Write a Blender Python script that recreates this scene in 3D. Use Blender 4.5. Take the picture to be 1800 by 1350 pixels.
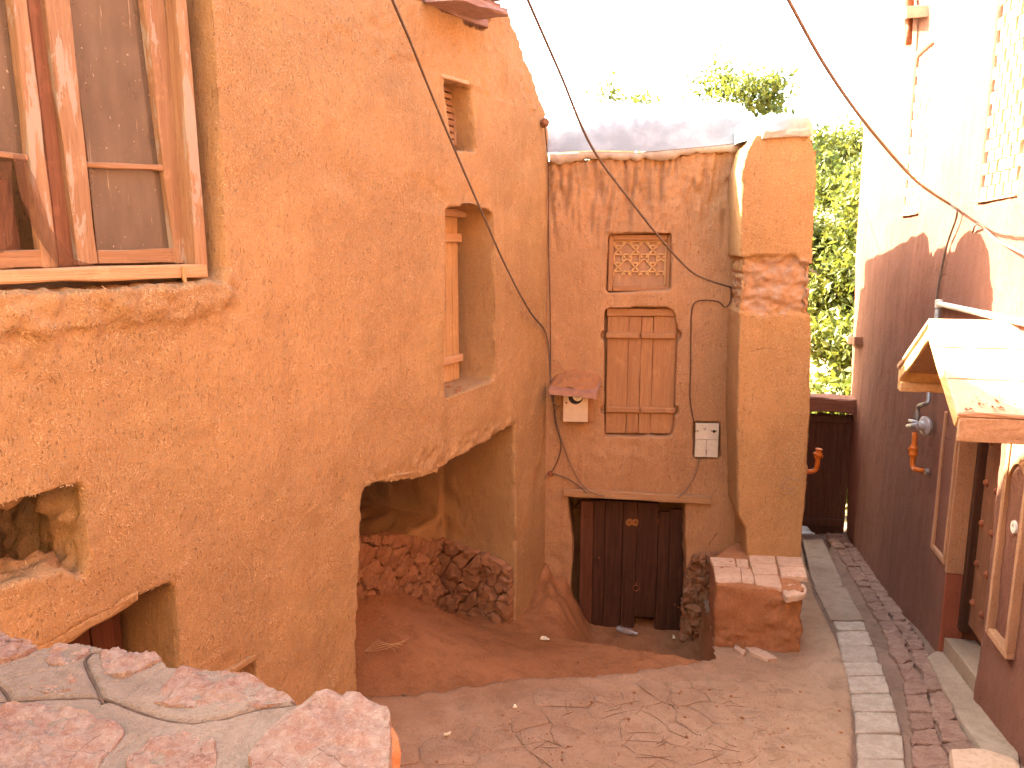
import bpy, bmesh, math, random
import numpy as np
from mathutils import Vector, Matrix, noise as mn

for o in list(bpy.data.objects): bpy.data.objects.remove(o)
SC = bpy.context.scene
COL = SC.collection
R = math.radians
rnd = random.Random(11)

# ------------------------------------------------------------------ camera, sky, sun, exposure
CAM_Z, PITCH, F = 3.5, 10.3, 1350.0          # focal length in pixels of the 1800 px wide photograph
cd = bpy.data.cameras.new('camera'); cam = bpy.data.objects.new('camera', cd); COL.objects.link(cam)
cam.location = (0, 0, CAM_Z); cam.rotation_euler = (R(90 - PITCH), 0, 0)
cd.sensor_width = 36; cd.lens = 36 * F / 1800; cd.clip_end = 500; cd.clip_start = 0.05
SC.camera = cam

SUN_EL, SUN_AZ = 36.0, 53.0                   # azimuth in degrees, from straight ahead towards the left
sd = Vector((-math.sin(R(SUN_AZ)) * math.cos(R(SUN_EL)), math.cos(R(SUN_AZ)) * math.cos(R(SUN_EL)), math.sin(R(SUN_EL))))
w = bpy.data.worlds.new('World'); SC.world = w; w.use_nodes = True
wn = w.node_tree; bg = wn.nodes['Background']
sky = wn.nodes.new('ShaderNodeTexSky'); sky.sky_type = 'NISHITA'; sky.sun_disc = False
sky.sun_elevation = R(SUN_EL); sky.sun_rotation = R(-SUN_AZ)
sky.air_density = 1.0; sky.dust_density = 4.0; sky.ozone_density = 1.0
wn.links.new(sky.outputs[0], bg.inputs[0]); bg.inputs[1].default_value = 0.15
sl = bpy.data.lights.new('sun', 'SUN'); sl.energy = 5.0; sl.angle = R(0.5); sl.color = (1, .94, .84)
so = bpy.data.objects.new('sun', sl); COL.objects.link(so); so.location = (-6, 8, 12)
so.rotation_euler = (-sd).to_track_quat('-Z', 'Y').to_euler()
vs = SC.view_settings; vs.view_transform = 'Standard'; vs.look = 'None'; vs.gamma = 1; vs.use_curve_mapping = False
vs.exposure = 3.54
vs.use_white_balance = True; vs.white_balance_temperature = 7600; vs.white_balance_tint = 3
SC.render.engine = 'CYCLES'
SC.cycles.max_bounces = 10; SC.cycles.diffuse_bounces = 7; SC.cycles.use_denoising = True
SC.cycles.sample_clamp_indirect = 8

# ------------------------------------------------------------------ pixel rays and wall frames
CP, SP = math.cos(R(PITCH)), math.sin(R(PITCH))
CAMP = Vector((0, 0, CAM_Z))
def ray(px, py):
    a, b = px - 900, 675 - py
    return Vector((a, F * CP + b * SP, -F * SP + b * CP))
class Frame:
    """upright plane: u runs along it, v into it, z up"""
    def __init__(s, x, y, rot):
        s.o = Vector((x, y, 0)); s.rot = rot; c, n = math.cos(R(rot)), math.sin(R(rot))
        s.u = Vector((c, n, 0)); s.v = Vector((-n, c, 0))
        s.m = Matrix.Translation(s.o) @ Matrix.Rotation(R(rot), 4, 'Z')
    def hit(s, px, py, v=0.0):
        d = ray(px, py); t = ((s.o + s.v * v) - CAMP).dot(s.v) / d.dot(s.v)
        p = CAMP + d * t; q = p - s.o
        return (q.dot(s.u), p.z)
    def pts(s, l, v=0.0): return [s.hit(a, b, v) for a, b in l]
    def depth(s, po, pi, py):
        """depth v at which the edge seen at px=po on the face is seen at px=pi"""
        u0 = s.hit(po, py)[0]; d = ray(pi, py)
        p0 = s.o + s.u * u0
        # (CAMP + t d - p0) . u = 0
        t = (p0 - CAMP).dot(s.u) / d.dot(s.u)
        return (CAMP + d * t - p0).dot(s.v)
    def w(s, u, v, z): return s.o + s.u * u + s.v * v + Vector((0, 0, z))
FL = Frame(0.36, 8.0, 64.3)        # house on the left
FB = Frame(0.36, 8.0, -5.0)        # house at the back
def _right():
    d = ray(1650, 1140); t = 3.6 / -d.z
    p = CAMP + d * t
    return Frame(p.x, p.y, -104.0)
FR = _right()                      # house on the right

# ------------------------------------------------------------------ materials
def NM(name):
    m = bpy.data.materials.new(name); m.use_nodes = True
    nt = m.node_tree; nt.nodes.clear()
    out = nt.nodes.new('ShaderNodeOutputMaterial'); b = nt.nodes.new('ShaderNodeBsdfPrincipled')
    nt.links.new(b.outputs[0], out.inputs[0])
    return m, nt, b
class N:
    def __init__(s, nt): s.nt = nt
    def new(s, t, **k):
        n = s.nt.nodes.new(t)
        for a, v in k.items(): setattr(n, a, v)
        return n
    def L(s, a, b): s.nt.links.new(a, b)
    def put(s, sock, v):
        if hasattr(v, 'links') or isinstance(v, bpy.types.NodeSocket): s.L(v, sock)
        else:
            if isinstance(v, (tuple, list)) and len(v) == 3 and sock.type == 'RGBA': v = (*v, 1)
            sock.default_value = v
    def coord(s, scale=(1, 1, 1), rot=(0, 0, 0), kind='Object'):
        t = s.new('ShaderNodeTexCoord'); o = t.outputs[kind]
        if any(rot):
            r_ = s.new('ShaderNodeMapping'); r_.inputs['Rotation'].default_value = rot; s.L(o, r_.inputs[0]); o = r_.outputs[0]
        m = s.new('ShaderNodeMapping'); m.inputs['Scale'].default_value = scale
        s.L(o, m.inputs[0]); return m.outputs[0]
    def noise(s, co, scale=5, detail=3, rough=.55, dist=0):
        n = s.new('ShaderNodeTexNoise'); s.L(co, n.inputs['Vector'])
        n.inputs['Scale'].default_value = scale; n.inputs['Detail'].default_value = detail
        n.inputs['Roughness'].default_value = rough; n.inputs['Distortion'].default_value = dist
        return n.outputs['Fac']
    def ramp(s, f, lo, hi, a=0.0, b=1.0):
        r = s.new('ShaderNodeMapRange'); r.interpolation_type = 'SMOOTHSTEP'
        s.put(r.inputs[0], f); r.inputs[1].default_value = lo; r.inputs[2].default_value = hi
        r.inputs[3].default_value = a; r.inputs[4].default_value = b
        return r.outputs[0]
    def mix(s, f, a, b, mode='MIX'):
        m = s.new('ShaderNodeMix', data_type='RGBA', blend_type=mode)
        s.put(m.inputs[0], f); s.put(m.inputs[6], a); s.put(m.inputs[7], b); return m.outputs[2]
    def math(s, op, a, b=0.0):
        m = s.new('ShaderNodeMath', operation=op); s.put(m.inputs[0], a); s.put(m.inputs[1], b); return m.outputs[0]
    def bump(s, h, strength=.4, dist=.01, nrm=None):
        b = s.new('ShaderNodeBump'); b.inputs['Strength'].default_value = strength; b.inputs['Distance'].default_value = dist
        s.L(h, b.inputs['Height'])
        if nrm: s.L(nrm, b.inputs['Normal'])
        return b.outputs[0]
    def voro(s, co, scale, feat='F1', out='Distance', rand=1):
        v = s.new('ShaderNodeTexVoronoi', feature=feat); s.L(co, v.inputs['Vector'])
        v.inputs['Scale'].default_value = scale; v.inputs['Randomness'].default_value = rand
        return v.outputs[out]

def sc(c, k): return tuple(x * k for x in c)
def adobe(name, base, straw=.6, fine=1.0, yellow=.35, streak=.35, crack=.6, patch=None):
    """chopped-straw mud plaster; object x runs along the wall, z up"""
    m, nt, b = NM(name); n = N(nt)
    co = n.coord()
    big = n.noise(co, .9, 4, .6)
    mid = n.noise(co, 5, 4, .6)
    c = n.mix(n.ramp(big, .38, .66), sc(base, .82), sc(base, 1.12))
    yel = n.noise(n.coord(rot=(.4, .2, .9)), .7, 3, .55)
    c = n.mix(n.ramp(yel, .52, .72, 0, yellow), c, (base[0] * 1.08, base[1] * 1.22, base[2] * 1.0))
    c = n.mix(n.ramp(mid, .42, .72, 0, .30), c, sc(base, .74))
    st = n.noise(n.coord(scale=(9, 9, .55)), 1.0, 4, .6)
    c = n.mix(n.ramp(st, .5, .72, 0, streak), c, (base[0] * .72, base[1] * .66, base[2] * .66))
    # dark pits, longer than wide
    pits = n.noise(n.coord(scale=(1.5, 1.5, .6)), 55 * fine, 2, .5)
    pm = n.ramp(pits, .62, .73)
    c = n.mix(n.math('MULTIPLY', pm, .55), c, sc(base, .40))
    big_pit = n.ramp(n.noise(n.coord(scale=(1.3, 1.3, .7)), 21 * fine, 2, .5), .70, .74)
    c = n.mix(n.math('MULTIPLY', big_pit, .35), c, sc(base, .45)); pm = n.math('ADD', pm, n.math('MULTIPLY', big_pit, 1.2))
    stain = n.noise(n.coord(scale=(2.2, 2.2, .35)), 1.6, 5, .62, .4)
    c = n.mix(n.ramp(stain, .56, .72, 0, .32), c, (base[0] * .66, base[1] * .60, base[2] * .60))
    vs1 = n.noise(n.coord(scale=(60, 60, 7)), 1.0, 4, .7)
    c = n.mix(n.ramp(vs1, .48, .72, 0, .45), c, (base[0] * .70, base[1] * .62, base[2] * .58))
    vs2 = n.noise(n.coord(scale=(38, 38, 5), rot=(0, .08, 0)), 1.0, 4, .7)
    c = n.mix(n.ramp(vs2, .52, .74, 0, .35), c, (base[0] * 1.15, base[1] * 1.25, base[2] * 1.3))
    wob = n.new('ShaderNodeVectorMath', operation='ADD'); n.L(co, wob.inputs[0])
    wn_ = n.new('ShaderNodeTexNoise'); n.L(co, wn_.inputs['Vector']); wn_.inputs['Scale'].default_value = 3.5; wn_.inputs['Detail'].default_value = 5
    wsc = n.new('ShaderNodeVectorMath', operation='SCALE'); n.L(wn_.outputs['Color'], wsc.inputs[0]); wsc.inputs['Scale'].default_value = .28
    n.L(wsc.outputs[0], wob.inputs[1])
    ck = n.ramp(n.voro(wob.outputs[0], .85, 'DISTANCE_TO_EDGE'), .003, .009, 1, 0)
    ck = n.math('MULTIPLY', ck, n.ramp(n.noise(co, 1.3, 2), .56, .60))
    c = n.mix(n.math('MULTIPLY', ck, crack), c, sc(base, .35))
    gr = n.noise(co, 130 * fine, 2, .6)
    c = n.mix(n.ramp(gr, .35, .7, 0, .45), c, sc(base, 1.28))
    # straw in several directions
    hsum = None
    for k, (rot, s_) in enumerate(() if straw < .3 else (((.2, .45, .1), 1.0), ((-.3, 1.3, .2), 1.15), ((.1, -.5, .1), .9), ((.3, 2.2, -.2), 1.2), ((-.2, 1.75, .3), .8))):
        f = n.noise(n.coord(scale=(30 * s_ * fine, 120 * fine, 190 * s_ * fine), rot=rot), 1.0, 0, .5)
        mk = n.ramp(f, .71, .78)
        c = n.mix(n.math('MULTIPLY', mk, straw), c, (min(.85, base[0] * 1.6), base[1] * 1.9, base[2] * 1.9))
        hsum = mk if hsum is None else n.math('ADD', hsum, mk)
    h = n.math('MULTIPLY', gr, .45)
    if hsum is not None: h = n.math('ADD', h, n.math('MULTIPLY', hsum, .35))
    h = n.math('SUBTRACT', n.math('SUBTRACT', h, n.math('MULTIPLY', pm, .9)), n.math('MULTIPLY', ck, 2.5 * crack))
    h = n.math('ADD', h, n.math('MULTIPLY', vs1, .8))
    h = n.math('ADD', h, n.math('MULTIPLY', n.noise(co, 28, 3, .6), .9))
    if patch:
        c = patch(n, c)
    n.L(c, b.inputs['Base Color']); b.inputs['Roughness'].default_value = .95
    b.inputs['Specular IOR Level'].default_value = .15
    n.L(n.bump(h, .75, .010), b.inputs['Normal'])
    return m
def earth(name, base, pale, scale=1.0, bump=.6, spill=False):
    m, nt, b = NM(name); n = N(nt); co = n.coord()
    c = n.mix(n.ramp(n.noise(co, .8 * scale, 5, .6), .36, .66), base, pale)
    c = n.mix(n.ramp(n.noise(co, 7 * scale, 5, .65), .48, .72, 0, .55), c, sc(base, .66))
    c = n.mix(n.ramp(n.noise(co, 60 * scale, 3, .6), .4, .75, 0, .5), c, sc(pale, 1.18))
    c = n.mix(n.ramp(n.noise(n.coord(rot=(.3, .5, .8)), 2.6 * scale, 6, .7, .6), .47, .68, 0, .6), c, sc(base, .72))
    peb = n.voro(co, 75 * scale); pk = n.ramp(peb, .10, .22, 1, 0)
    pick = n.ramp(n.noise(co, 22, 1), .55, .62)
    c = n.mix(n.math('MULTIPLY', n.math('MULTIPLY', pk, pick), .5), c, sc(base, .5))
    if spill:                                     # loose brown earth trodden over the slabs from the yard side
        sx = n.new('ShaderNodeSeparateXYZ'); n.L(co, sx.inputs[0])
        f = n.math('ADD', n.math('MULTIPLY', sx.outputs[0], -.62), n.math('MULTIPLY', sx.outputs[1], .42))
        f = n.math('ADD', f, n.math('MULTIPLY', n.math('SUBTRACT', n.noise(co, 1.7, 6, .65), .5), 2.2))
        c = n.mix(n.ramp(f, 1.8, 2.9, 0, .75), c, n.mix(n.noise(co, 9, 4, .7), (.27, .125, .058), (.37, .18, .09)))
    h = n.math('ADD', n.noise(co, 45 * scale, 4, .65), n.math('MULTIPLY', n.noise(co, 160 * scale, 2), .5))
    n.L(c, b.inputs['Base Color']); b.inputs['Roughness'].default_value = .95; b.inputs['Specular IOR Level'].default_value = .12
    n.L(n.bump(h, min(1, bump * 1.5), .018), b.inputs['Normal']); return m
def stone(name, base, alt, scale=6.0, bump=.7, vein=.3):
    m, nt, b = NM(name); n = N(nt); co = n.coord()
    oi = n.new('ShaderNodeObjectInfo')
    c = n.mix(n.ramp(n.noise(co, scale, 5, .65, .4), .36, .64), base, alt)
    c = n.mix(n.ramp(oi.outputs['Random'], 0, 1, 0, .25), c, sc(base, .68))
    c = n.mix(n.ramp(n.noise(co, scale * 5, 4, .7), .46, .72, 0, .6), c, sc(base, .6))
    if vein > .5:
        fc = n.voro(co, scale * 3.2, 'F1', 'Color'); c = n.mix(.28, c, n.mix(n.math('MULTIPLY', n.ramp(n.noise(co, scale * 3, 5, .7), .4, .62), 1.0), (.33, .16, .115), (.58, .46, .39)))
        cr = n.ramp(n.voro(co, scale * 1.1, 'DISTANCE_TO_EDGE'), .0, .035, 1, 0); c = n.mix(n.math('MULTIPLY', cr, n.ramp(n.noise(co, scale * .8, 3), .5, .62, 0, .6)), c, sc(base, .35))
    c = n.mix(n.ramp(n.noise(co, scale * 16, 3, .7), .55, .75, 0, vein), c, (.75, .62, .56))
    h = n.math('ADD', n.noise(co, scale * 4, 6, .7), n.math('MULTIPLY', n.noise(co, scale * 22, 3, .7), .4))
    n.L(c, b.inputs['Base Color']); b.inputs['Roughness'].default_value = .88; b.inputs['Specular IOR Level'].default_value = .2
    n.L(n.bump(h, bump, .02), b.inputs['Normal']); return m
def wood(name, base, alt, axis='z', peel=None, rough=.75, bump=.5):
    m, nt, b = NM(name); n = N(nt)
    s = {'z': (22, 22, 1.3), 'x': (1.3, 22, 22), 'y': (22, 1.3, 22)}[axis]
    co = n.coord(); oi = n.new('ShaderNodeObjectInfo')
    g = n.noise(n.coord(scale=s), 1.6, 4, .6, .6); g2 = n.noise(n.coord(scale=tuple(x * 4 for x in s)), 1.5, 3, .6)
    c = n.mix(n.ramp(g, .35, .68), base, alt)
    c = n.mix(n.ramp(oi.outputs['Random'], 0, 1, 0, .3), c, sc(base, .7))
    c = n.mix(n.ramp(g2, .52, .75, 0, .5), c, sc(base, .5))
    c = n.mix(n.ramp(n.noise(co, 9, 4, .65), .56, .7, 0, .4), c, sc(alt, 1.25))
    if peel:
        pn = n.noise(n.coord(scale=tuple(max(1.0, x * .25) for x in s)), 2.2, 6, .68, .5)
        c = n.mix(n.ramp(pn, .55, .585, 0, .9), c, peel)
    n.L(c, b.inputs['Base Color']); b.inputs['Roughness'].default_value = rough; b.inputs['Specular IOR Level'].default_value = .25
    n.L(n.bump(n.math('ADD', g, g2), bump, .006), b.inputs['Normal']); return m
def plain(name, col, rough=.6, metal=0.0, var=.25, scale=8, bump=.15, spec=.3):
    m, nt, b = NM(name); n = N(nt); co = n.coord()
    c = n.mix(n.ramp(n.noise(co, scale, 5, .65), .35, .7, 0, 1), sc(col, 1 - var), col)
    n.L(c, b.inputs['Base Color']); b.inputs['Roughness'].default_value = rough; b.inputs['Metallic'].default_value = metal
    b.inputs['Specular IOR Level'].default_value = spec
    n.L(n.bump(n.noise(co, scale * 5, 4, .6), bump, .006), b.inputs['Normal']); return m

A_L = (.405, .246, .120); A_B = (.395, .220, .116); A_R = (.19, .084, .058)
M = {}
M['adobe_left'] = adobe('adobe_left', A_L, .28, 1.0, .38, .4, .08)
M['straw'] = plain('straw', (.64, .43, .24), .8, 0, .4, 6, 0)
M['adobe_rough'] = adobe('adobe_rough', (.36, .162, .078), .3, 1, .5, .2)
def pillar_patch(n, c):
    sx = n.new('ShaderNodeSeparateXYZ'); n.L(n.coord(), sx.inputs[0])
    z = n.math('ADD', sx.outputs[2], n.math('MULTIPLY', n.math('SUBTRACT', n.noise(n.coord(), 5, 4, .6), .5), .35))
    band = n.math('MULTIPLY', n.ramp(z, 2.86, 2.90), n.ramp(z, 3.33, 3.37, 1, 0))
    side = n.ramp(sx.outputs[0], 1.85, 1.9)
    pc = n.mix(n.ramp(n.noise(n.coord(), 14, 4, .7), .4, .65), (.42, .24, .14), (.44, .31, .24))
    return n.mix(n.math('MULTIPLY', n.math('MULTIPLY', band, side), .85), c, pc)
M['adobe_back'] = adobe('adobe_back', A_B, .15, 1.0, .2, .6)
M['adobe_pillar'] = adobe('adobe_pillar', (.405, .230, .108), .4, 1.0, .3, .3, patch=pillar_patch)
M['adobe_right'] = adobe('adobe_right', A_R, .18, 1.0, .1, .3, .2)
M['plaster_dark'] = adobe('plaster_dark', (.27, .085, .05), .1, 1.0, .1, .4)
M['plaster_tan'] = adobe('plaster_tan', (.40, .215, .125), .1, 1.0, .2, .2)
M['yard'] = earth('yard', (.31, .132, .056), (.39, .18, .085))
M['lane'] = earth('lane', (.36, .225, .14), (.45, .305, .20), 1.0, .7, True)
M['bed'] = earth('bed', (.22, .14, .10), (.30, .19, .14), 1.2)
M['terrain'] = earth('terrain', (.25, .18, .10), (.32, .24, .14), .4)
M['rock_red'] = stone('rock_red', (.29, .135, .075), (.37, .185, .105), 7, .7, .1)
M['rock_mud'] = stone('rock_mud', (.30, .145, .075), (.37, .19, .105), 6, .6, .1)
M['rock_pink'] = stone('rock_pink', (.38, .205, .15), (.45, .33, .26), 14, 1.0, .6)
M['rock_orange'] = stone('rock_orange', (.50, .17, .06), (.58, .26, .12), 9, .8, .2)
M['mortar'] = earth('mortar', (.24, .18, .138), (.29, .225, .175), 1.4, .6)
M['slab'] = earth('slab', (.375, .24, .152), (.46, .32, .215), 1.1, .7, True)
M['block'] = stone('block', (.38, .30, .23), (.48, .39, .31), 12, .6, .2)
M['concrete'] = earth('concrete', (.31, .22, .158), (.39, .295, .22), 1.2, .5)
M['red_sett'] = stone('red_sett', (.27, .15, .11), (.37, .23, .17), 9, .9, .25)
M['bench_tile'] = stone('bench_tile', (.52, .35, .24), (.60, .42, .30), 5, .25, .15)
M['shutter'] = wood('shutter', (.34, .165, .078), (.40, .21, .10))
M['shutter_x'] = wood('shutter_x', (.34, .165, .078), (.40, .21, .10), 'x')
M['old_yellow'] = wood('old_yellow', (.50, .29, .13), (.58, .36, .18))
M['old_yellow_x'] = wood('old_yellow_x', (.48, .28, .15), (.56, .36, .21), 'x')
M['door_dark'] = wood('door_dark', (.048, .019, .011), (.085, .034, .019), rough=.65)
M['door_red'] = wood('door_red', (.095, .034, .018), (.14, .052, .027), rough=.7)
M['sash'] = wood('sash', (.33, .185, .10), (.41, .25, .145), 'z', (.40, .33, .26))
M['sash_plain'] = wood('sash_plain', (.33, .18, .095), (.41, .24, .135), 'x')
M['frame_dark'] = wood('frame_dark', (.20, .085, .045), (.27, .12, .065))
M['lintel'] = wood('lintel', (.33, .18, .088), (.40, .235, .125), 'x')
M['beam_grey'] = wood('beam_grey', (.27, .155, .12), (.36, .22, .17), 'x')
M['gate'] = wood('gate', (.085, .032, .02), (.12, .05, .03), rough=.6)
M['gate_beam'] = wood('gate_beam', (.20, .085, .055), (.27, .12, .08), 'x')
M['tarp'] = plain('tarp', (.36, .37, .38), .3, 0, .35, 3, .5, .6)
M['dirt_dark'] = plain('dirt_dark', (.135, .085, .06), .95, 0, .4, 20, .3, .1)
M['groove'] = plain('groove', (.27, .165, .105), .95, 0, .3, 20, .3, .1)
M['cement'] = plain('cement', (.52, .42, .34), .9, 0, .3, 9, .4, .2)
M['hood'] = plain('hood', (.36, .185, .13), .55, 0, .2, 12, .15)
M['meter_box'] = plain('meter_box', (.62, .47, .33), .5, 0, .12, 10, .08)
M['black'] = plain('black', (.018, .014, .012), .4, 0, .2)
M['meter_face'] = plain('meter_face', (.78, .70, .58), .25, 0, .05)
M['white_tile'] = plain('white_tile', (.62, .56, .47), .4, 0, .14, 14, .06, .5)
M['ink'] = plain('ink', (.12, .09, .07), .8)
M['orange_paint'] = plain('orange_paint', (.62, .155, .02), .45, 0, .25, 16, .15, .4)
M['pipe_white'] = plain('pipe_white', (.72, .68, .63), .4, 0, .12, 12, .05, .4)
M['pipe_grey'] = plain('pipe_grey', (.32, .30, .28), .45, .5, .25, 20, .15, .5)
M['regulator'] = plain('regulator', (.46, .45, .46), .4, .45, .2, 30, .15, .5)
M['cable'] = plain('cable', (.16, .115, .09), .7, 0, .3)
M['cable_pale'] = plain('cable_pale', (.22, .15, .11), .7, 0, .3)
M['cable_thin'] = plain('cable_thin', (.11, .06, .045), .8, 0, .3)
M['canopy_tile'] = plain('canopy_tile', (.58, .37, .26), .8, 0, .14, 6, .25, .2)
M['canopy_wood'] = wood('canopy_wood', (.58, .32, .14), (.66, .41, .20), 'x')
M['canopy_board'] = wood('canopy_board', (.40, .225, .125), (.48, .30, .18), 'x')
M['rust'] = plain('rust', (.30, .10, .05), .9, 0, .4, 20, .4)
M['paper'] = plain('paper', (.80, .74, .55), .7, 0, .1)
M['brick'] = plain('brick', (.60, .40, .26), .9, 0, .25, 10, .3, .2)
M['bark'] = wood('bark', (.13, .085, .055), (.20, .14, .095), rough=.9, bump=.9)
M['graffiti'] = plain('graffiti', (.40, .27, .20), .9, 0, .3, 30)
M['mark_orange'] = plain('mark_orange', (.36, .15, .05), .7, 0, .3, 40)

def leafmat(name, col):
    m, nt, b = NM(name); n = N(nt)
    g = n.new('ShaderNodeNewGeometry')
    c = n.mix(n.ramp(g.outputs['Random Per Island'], 0, 1), sc(col, .6), (col[0] * 1.6, col[1] * 1.25, col[2] * .9))
    n.L(c, b.inputs['Base Color']); b.inputs['Roughness'].default_value = .55
    t = n.new('ShaderNodeBsdfTranslucent'); n.L(c, t.inputs[0])
    mx = n.new('ShaderNodeMixShader'); mx.inputs[0].default_value = .4
    out = [x for x in nt.nodes if x.type == 'OUTPUT_MATERIAL'][0]
    n.L(b.outputs[0], mx.inputs[1]); n.L(t.outputs[0], mx.inputs[2]); n.L(mx.outputs[0], out.inputs[0])
    return m
M['leaf'] = leafmat('leaf', (.125, .165, .035))
M['leaf_dark'] = leafmat('leaf_dark', (.11, .155, .035))
def glassy(name, col, alpha, rough=.1, spec=.5):
    m, nt, b = NM(name); n = N(nt); co = n.coord()
    c = n.mix(n.ramp(n.noise(n.coord(scale=(3, 3, .8)), 3, 5, .6), .35, .7), sc(col, .75), col)
    drip = n.noise(n.coord(scale=(26, 26, 1.6)), 1.4, 4, .65)
    c = n.mix(n.ramp(drip, .64, .72, 0, .5), c, (.62, .50, .36))
    spk = n.noise(co, 45, 2, .5)
    c = n.mix(n.ramp(spk, .70, .76, 0, .6), c, (.66, .54, .40))
    n.L(c, b.inputs['Base Color']); b.inputs['Roughness'].default_value = rough; b.inputs['Specular IOR Level'].default_value = spec
    a = n.ramp(n.noise(co, 4, 4, .6), .3, .7, alpha - .08, min(1, alpha + .08))
    n.L(a, b.inputs['Alpha']); return m
M['dusty_glass'] = glassy('dusty_glass', (.16, .118, .085), .86, .13, .5)
M['dust_pane'] = glassy('dust_pane', (.44, .25, .145), .97, .6, .2)
M['screen'] = glassy('screen', (.20, .10, .06), .55, .9, .05)
M['bottle'] = glassy('bottle', (.5, .5, .52), .45, .08, .8)

# ------------------------------------------------------------------ mesh helpers
def link(name, me, mat, parent=None, m=None):
    o = bpy.data.objects.new(name, me); COL.objects.link(o)
    if mat is not None and len(me.materials) == 0: me.materials.append(mat)
    if parent: o.parent = parent
    elif m is not None: o.matrix_world = m
    return o
def mesh(name, vs_, fs, mat, parent=None, m=None, smooth=False):
    me = bpy.data.meshes.new(name); me.from_pydata([tuple(v) for v in vs_], [], fs); me.update()
    if smooth: me.polygons.foreach_set('use_smooth', [True] * len(me.polygons))
    return link(name, me, mat, parent, m)
def from_bm(name, bm, mat, parent=None, m=None, smooth=False):
    bmesh.ops.recalc_face_normals(bm, faces=bm.faces[:])
    me = bpy.data.meshes.new(name); bm.to_mesh(me); bm.free()
    if smooth: me.polygons.foreach_set('use_smooth', [True] * len(me.polygons))
    return link(name, me, mat, parent, m)
def tag(o, label=None, cat=None, group=None, kind=None):
    if label: o['label'] = label
    if cat: o['category'] = cat
    if group: o['group'] = group
    if kind: o['kind'] = kind
    return o
def thing(name, label, cat, m=None, group=None):
    o = bpy.data.objects.new(name, None); COL.objects.link(o); o.empty_display_size = .2
    if m is not None: o.matrix_world = m
    return tag(o, label, cat, group)
def part(name, parent):
    o = bpy.data.objects.new(name, None); COL.objects.link(o); o.parent = parent; o.empty_display_size = .1; return o

def board(name, quad, v0, v1, mat, parent, bev=.006, jit=.003, cuts=3, m=None, seed=None):
    """a board whose face is a quad of (u,z), from depth v0 (front) to v1 (back); worn edges"""
    r = random.Random(seed if seed is not None else rnd.random())
    bm = bmesh.new()
    a = [bm.verts.new((p[0], v0, p[1])) for p in quad]; b = [bm.verts.new((p[0], v1, p[1])) for p in quad]
    bm.faces.new(a); bm.faces.new(b[::-1])
    for i in range(4): bm.faces.new((a[i], b[i], b[(i + 1) % 4], a[(i + 1) % 4]))
    L = [(Vector(quad[i]) - Vector(quad[(i + 1) % 4])).length for i in range(4)]
    long_ = max(L)
    if cuts:
        es = [e for e in bm.edges if e.calc_length() > .6 * long_]
        bmesh.ops.subdivide_edges(bm, edges=es, cuts=cuts, use_grid_fill=True)
    if bev: bmesh.ops.bevel(bm, geom=[e for e in bm.edges if e.calc_face_angle(0) > .6], offset=bev, segments=1, affect='EDGES')
    for v in bm.verts:
        v.co.x += r.uniform(-jit, jit); v.co.z += r.uniform(-jit, jit); v.co.y += r.uniform(-jit, jit) * .5
    return from_bm(name, bm, mat, parent, m)
def rect(u0, u1, z0, z1): return [(u0, z0), (u1, z0), (u1, z1), (u0, z1)]
def bxm(bm, x0, x1, y0, y1, z0, z1):
    vs_ = [bm.verts.new(p) for p in ((x0, y0, z0), (x1, y0, z0), (x1, y1, z0), (x0, y1, z0), (x0, y0, z1), (x1, y0, z1), (x1, y1, z1), (x0, y1, z1))]
    for f in ((3, 2, 1, 0), (4, 5, 6, 7), (0, 1, 5, 4), (1, 2, 6, 5), (2, 3, 7, 6), (3, 0, 4, 7)): bm.faces.new([vs_[i] for i in f])
def prism_bm(poly, v0, v1):
    bm = bmesh.new()
    a = [bm.verts.new((p[0], v0, p[1])) for p in poly]; b = [bm.verts.new((p[0], v1, p[1])) for p in poly]
    bm.faces.new(a); bm.faces.new(b[::-1]); n = len(poly)
    for i in range(n): bm.faces.new((a[i], b[i], b[(i + 1) % n], a[(i + 1) % n]))
    bmesh.ops.recalc_face_normals(bm, faces=bm.faces[:])
    return bm
def smooth_path(P, n=6):
    P = [Vector(p) for p in P]; out = []
    for i in range(len(P) - 1):
        p0 = P[max(i - 1, 0)]; p1 = P[i]; p2 = P[i + 1]; p3 = P[min(i + 2, len(P) - 1)]
        for k in range(n):
            t = k / n
            out.append(.5 * ((2 * p1) + (p2 - p0) * t + (2 * p0 - 5 * p1 + 4 * p2 - p3) * t * t + (3 * p1 - p0 - 3 * p2 + p3) * t ** 3))
    out.append(P[-1]); return out
def tube_bm(bm, P, rad, sides=8, cap=True):
    P = [Vector(p) for p in P]; rings = []
    rr = rad if isinstance(rad, (list, tuple)) else [rad] * len(P)
    up = Vector((.13, .2, 1)).normalized()
    for i, p in enumerate(P):
        t = (P[min(i + 1, len(P) - 1)] - P[max(i - 1, 0)]).normalized()
        a = t.cross(up)
        if a.length < .05: a = t.cross(Vector((1, 0, 0)))
        a.normalize(); b = t.cross(a).normalized()
        rings.append([bm.verts.new(p + a * (rr[i] * math.cos(2 * math.pi * k / sides)) + b * (rr[i] * math.sin(2 * math.pi * k / sides))) for k in range(sides)])
    for i in range(len(P) - 1):
        for k in range(sides):
            bm.faces.new((rings[i][k], rings[i][(k + 1) % sides], rings[i + 1][(k + 1) % sides], rings[i + 1][k]))
    if cap: bm.faces.new(rings[0][::-1]); bm.faces.new(rings[-1])
def tube(name, P, rad, mat, parent=None, m=None, sides=8, n=6):
    bm = bmesh.new(); tube_bm(bm, smooth_path(P, n) if n > 1 else P, rad, sides)
    return from_bm(name, bm, mat, parent, m, True)
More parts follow.
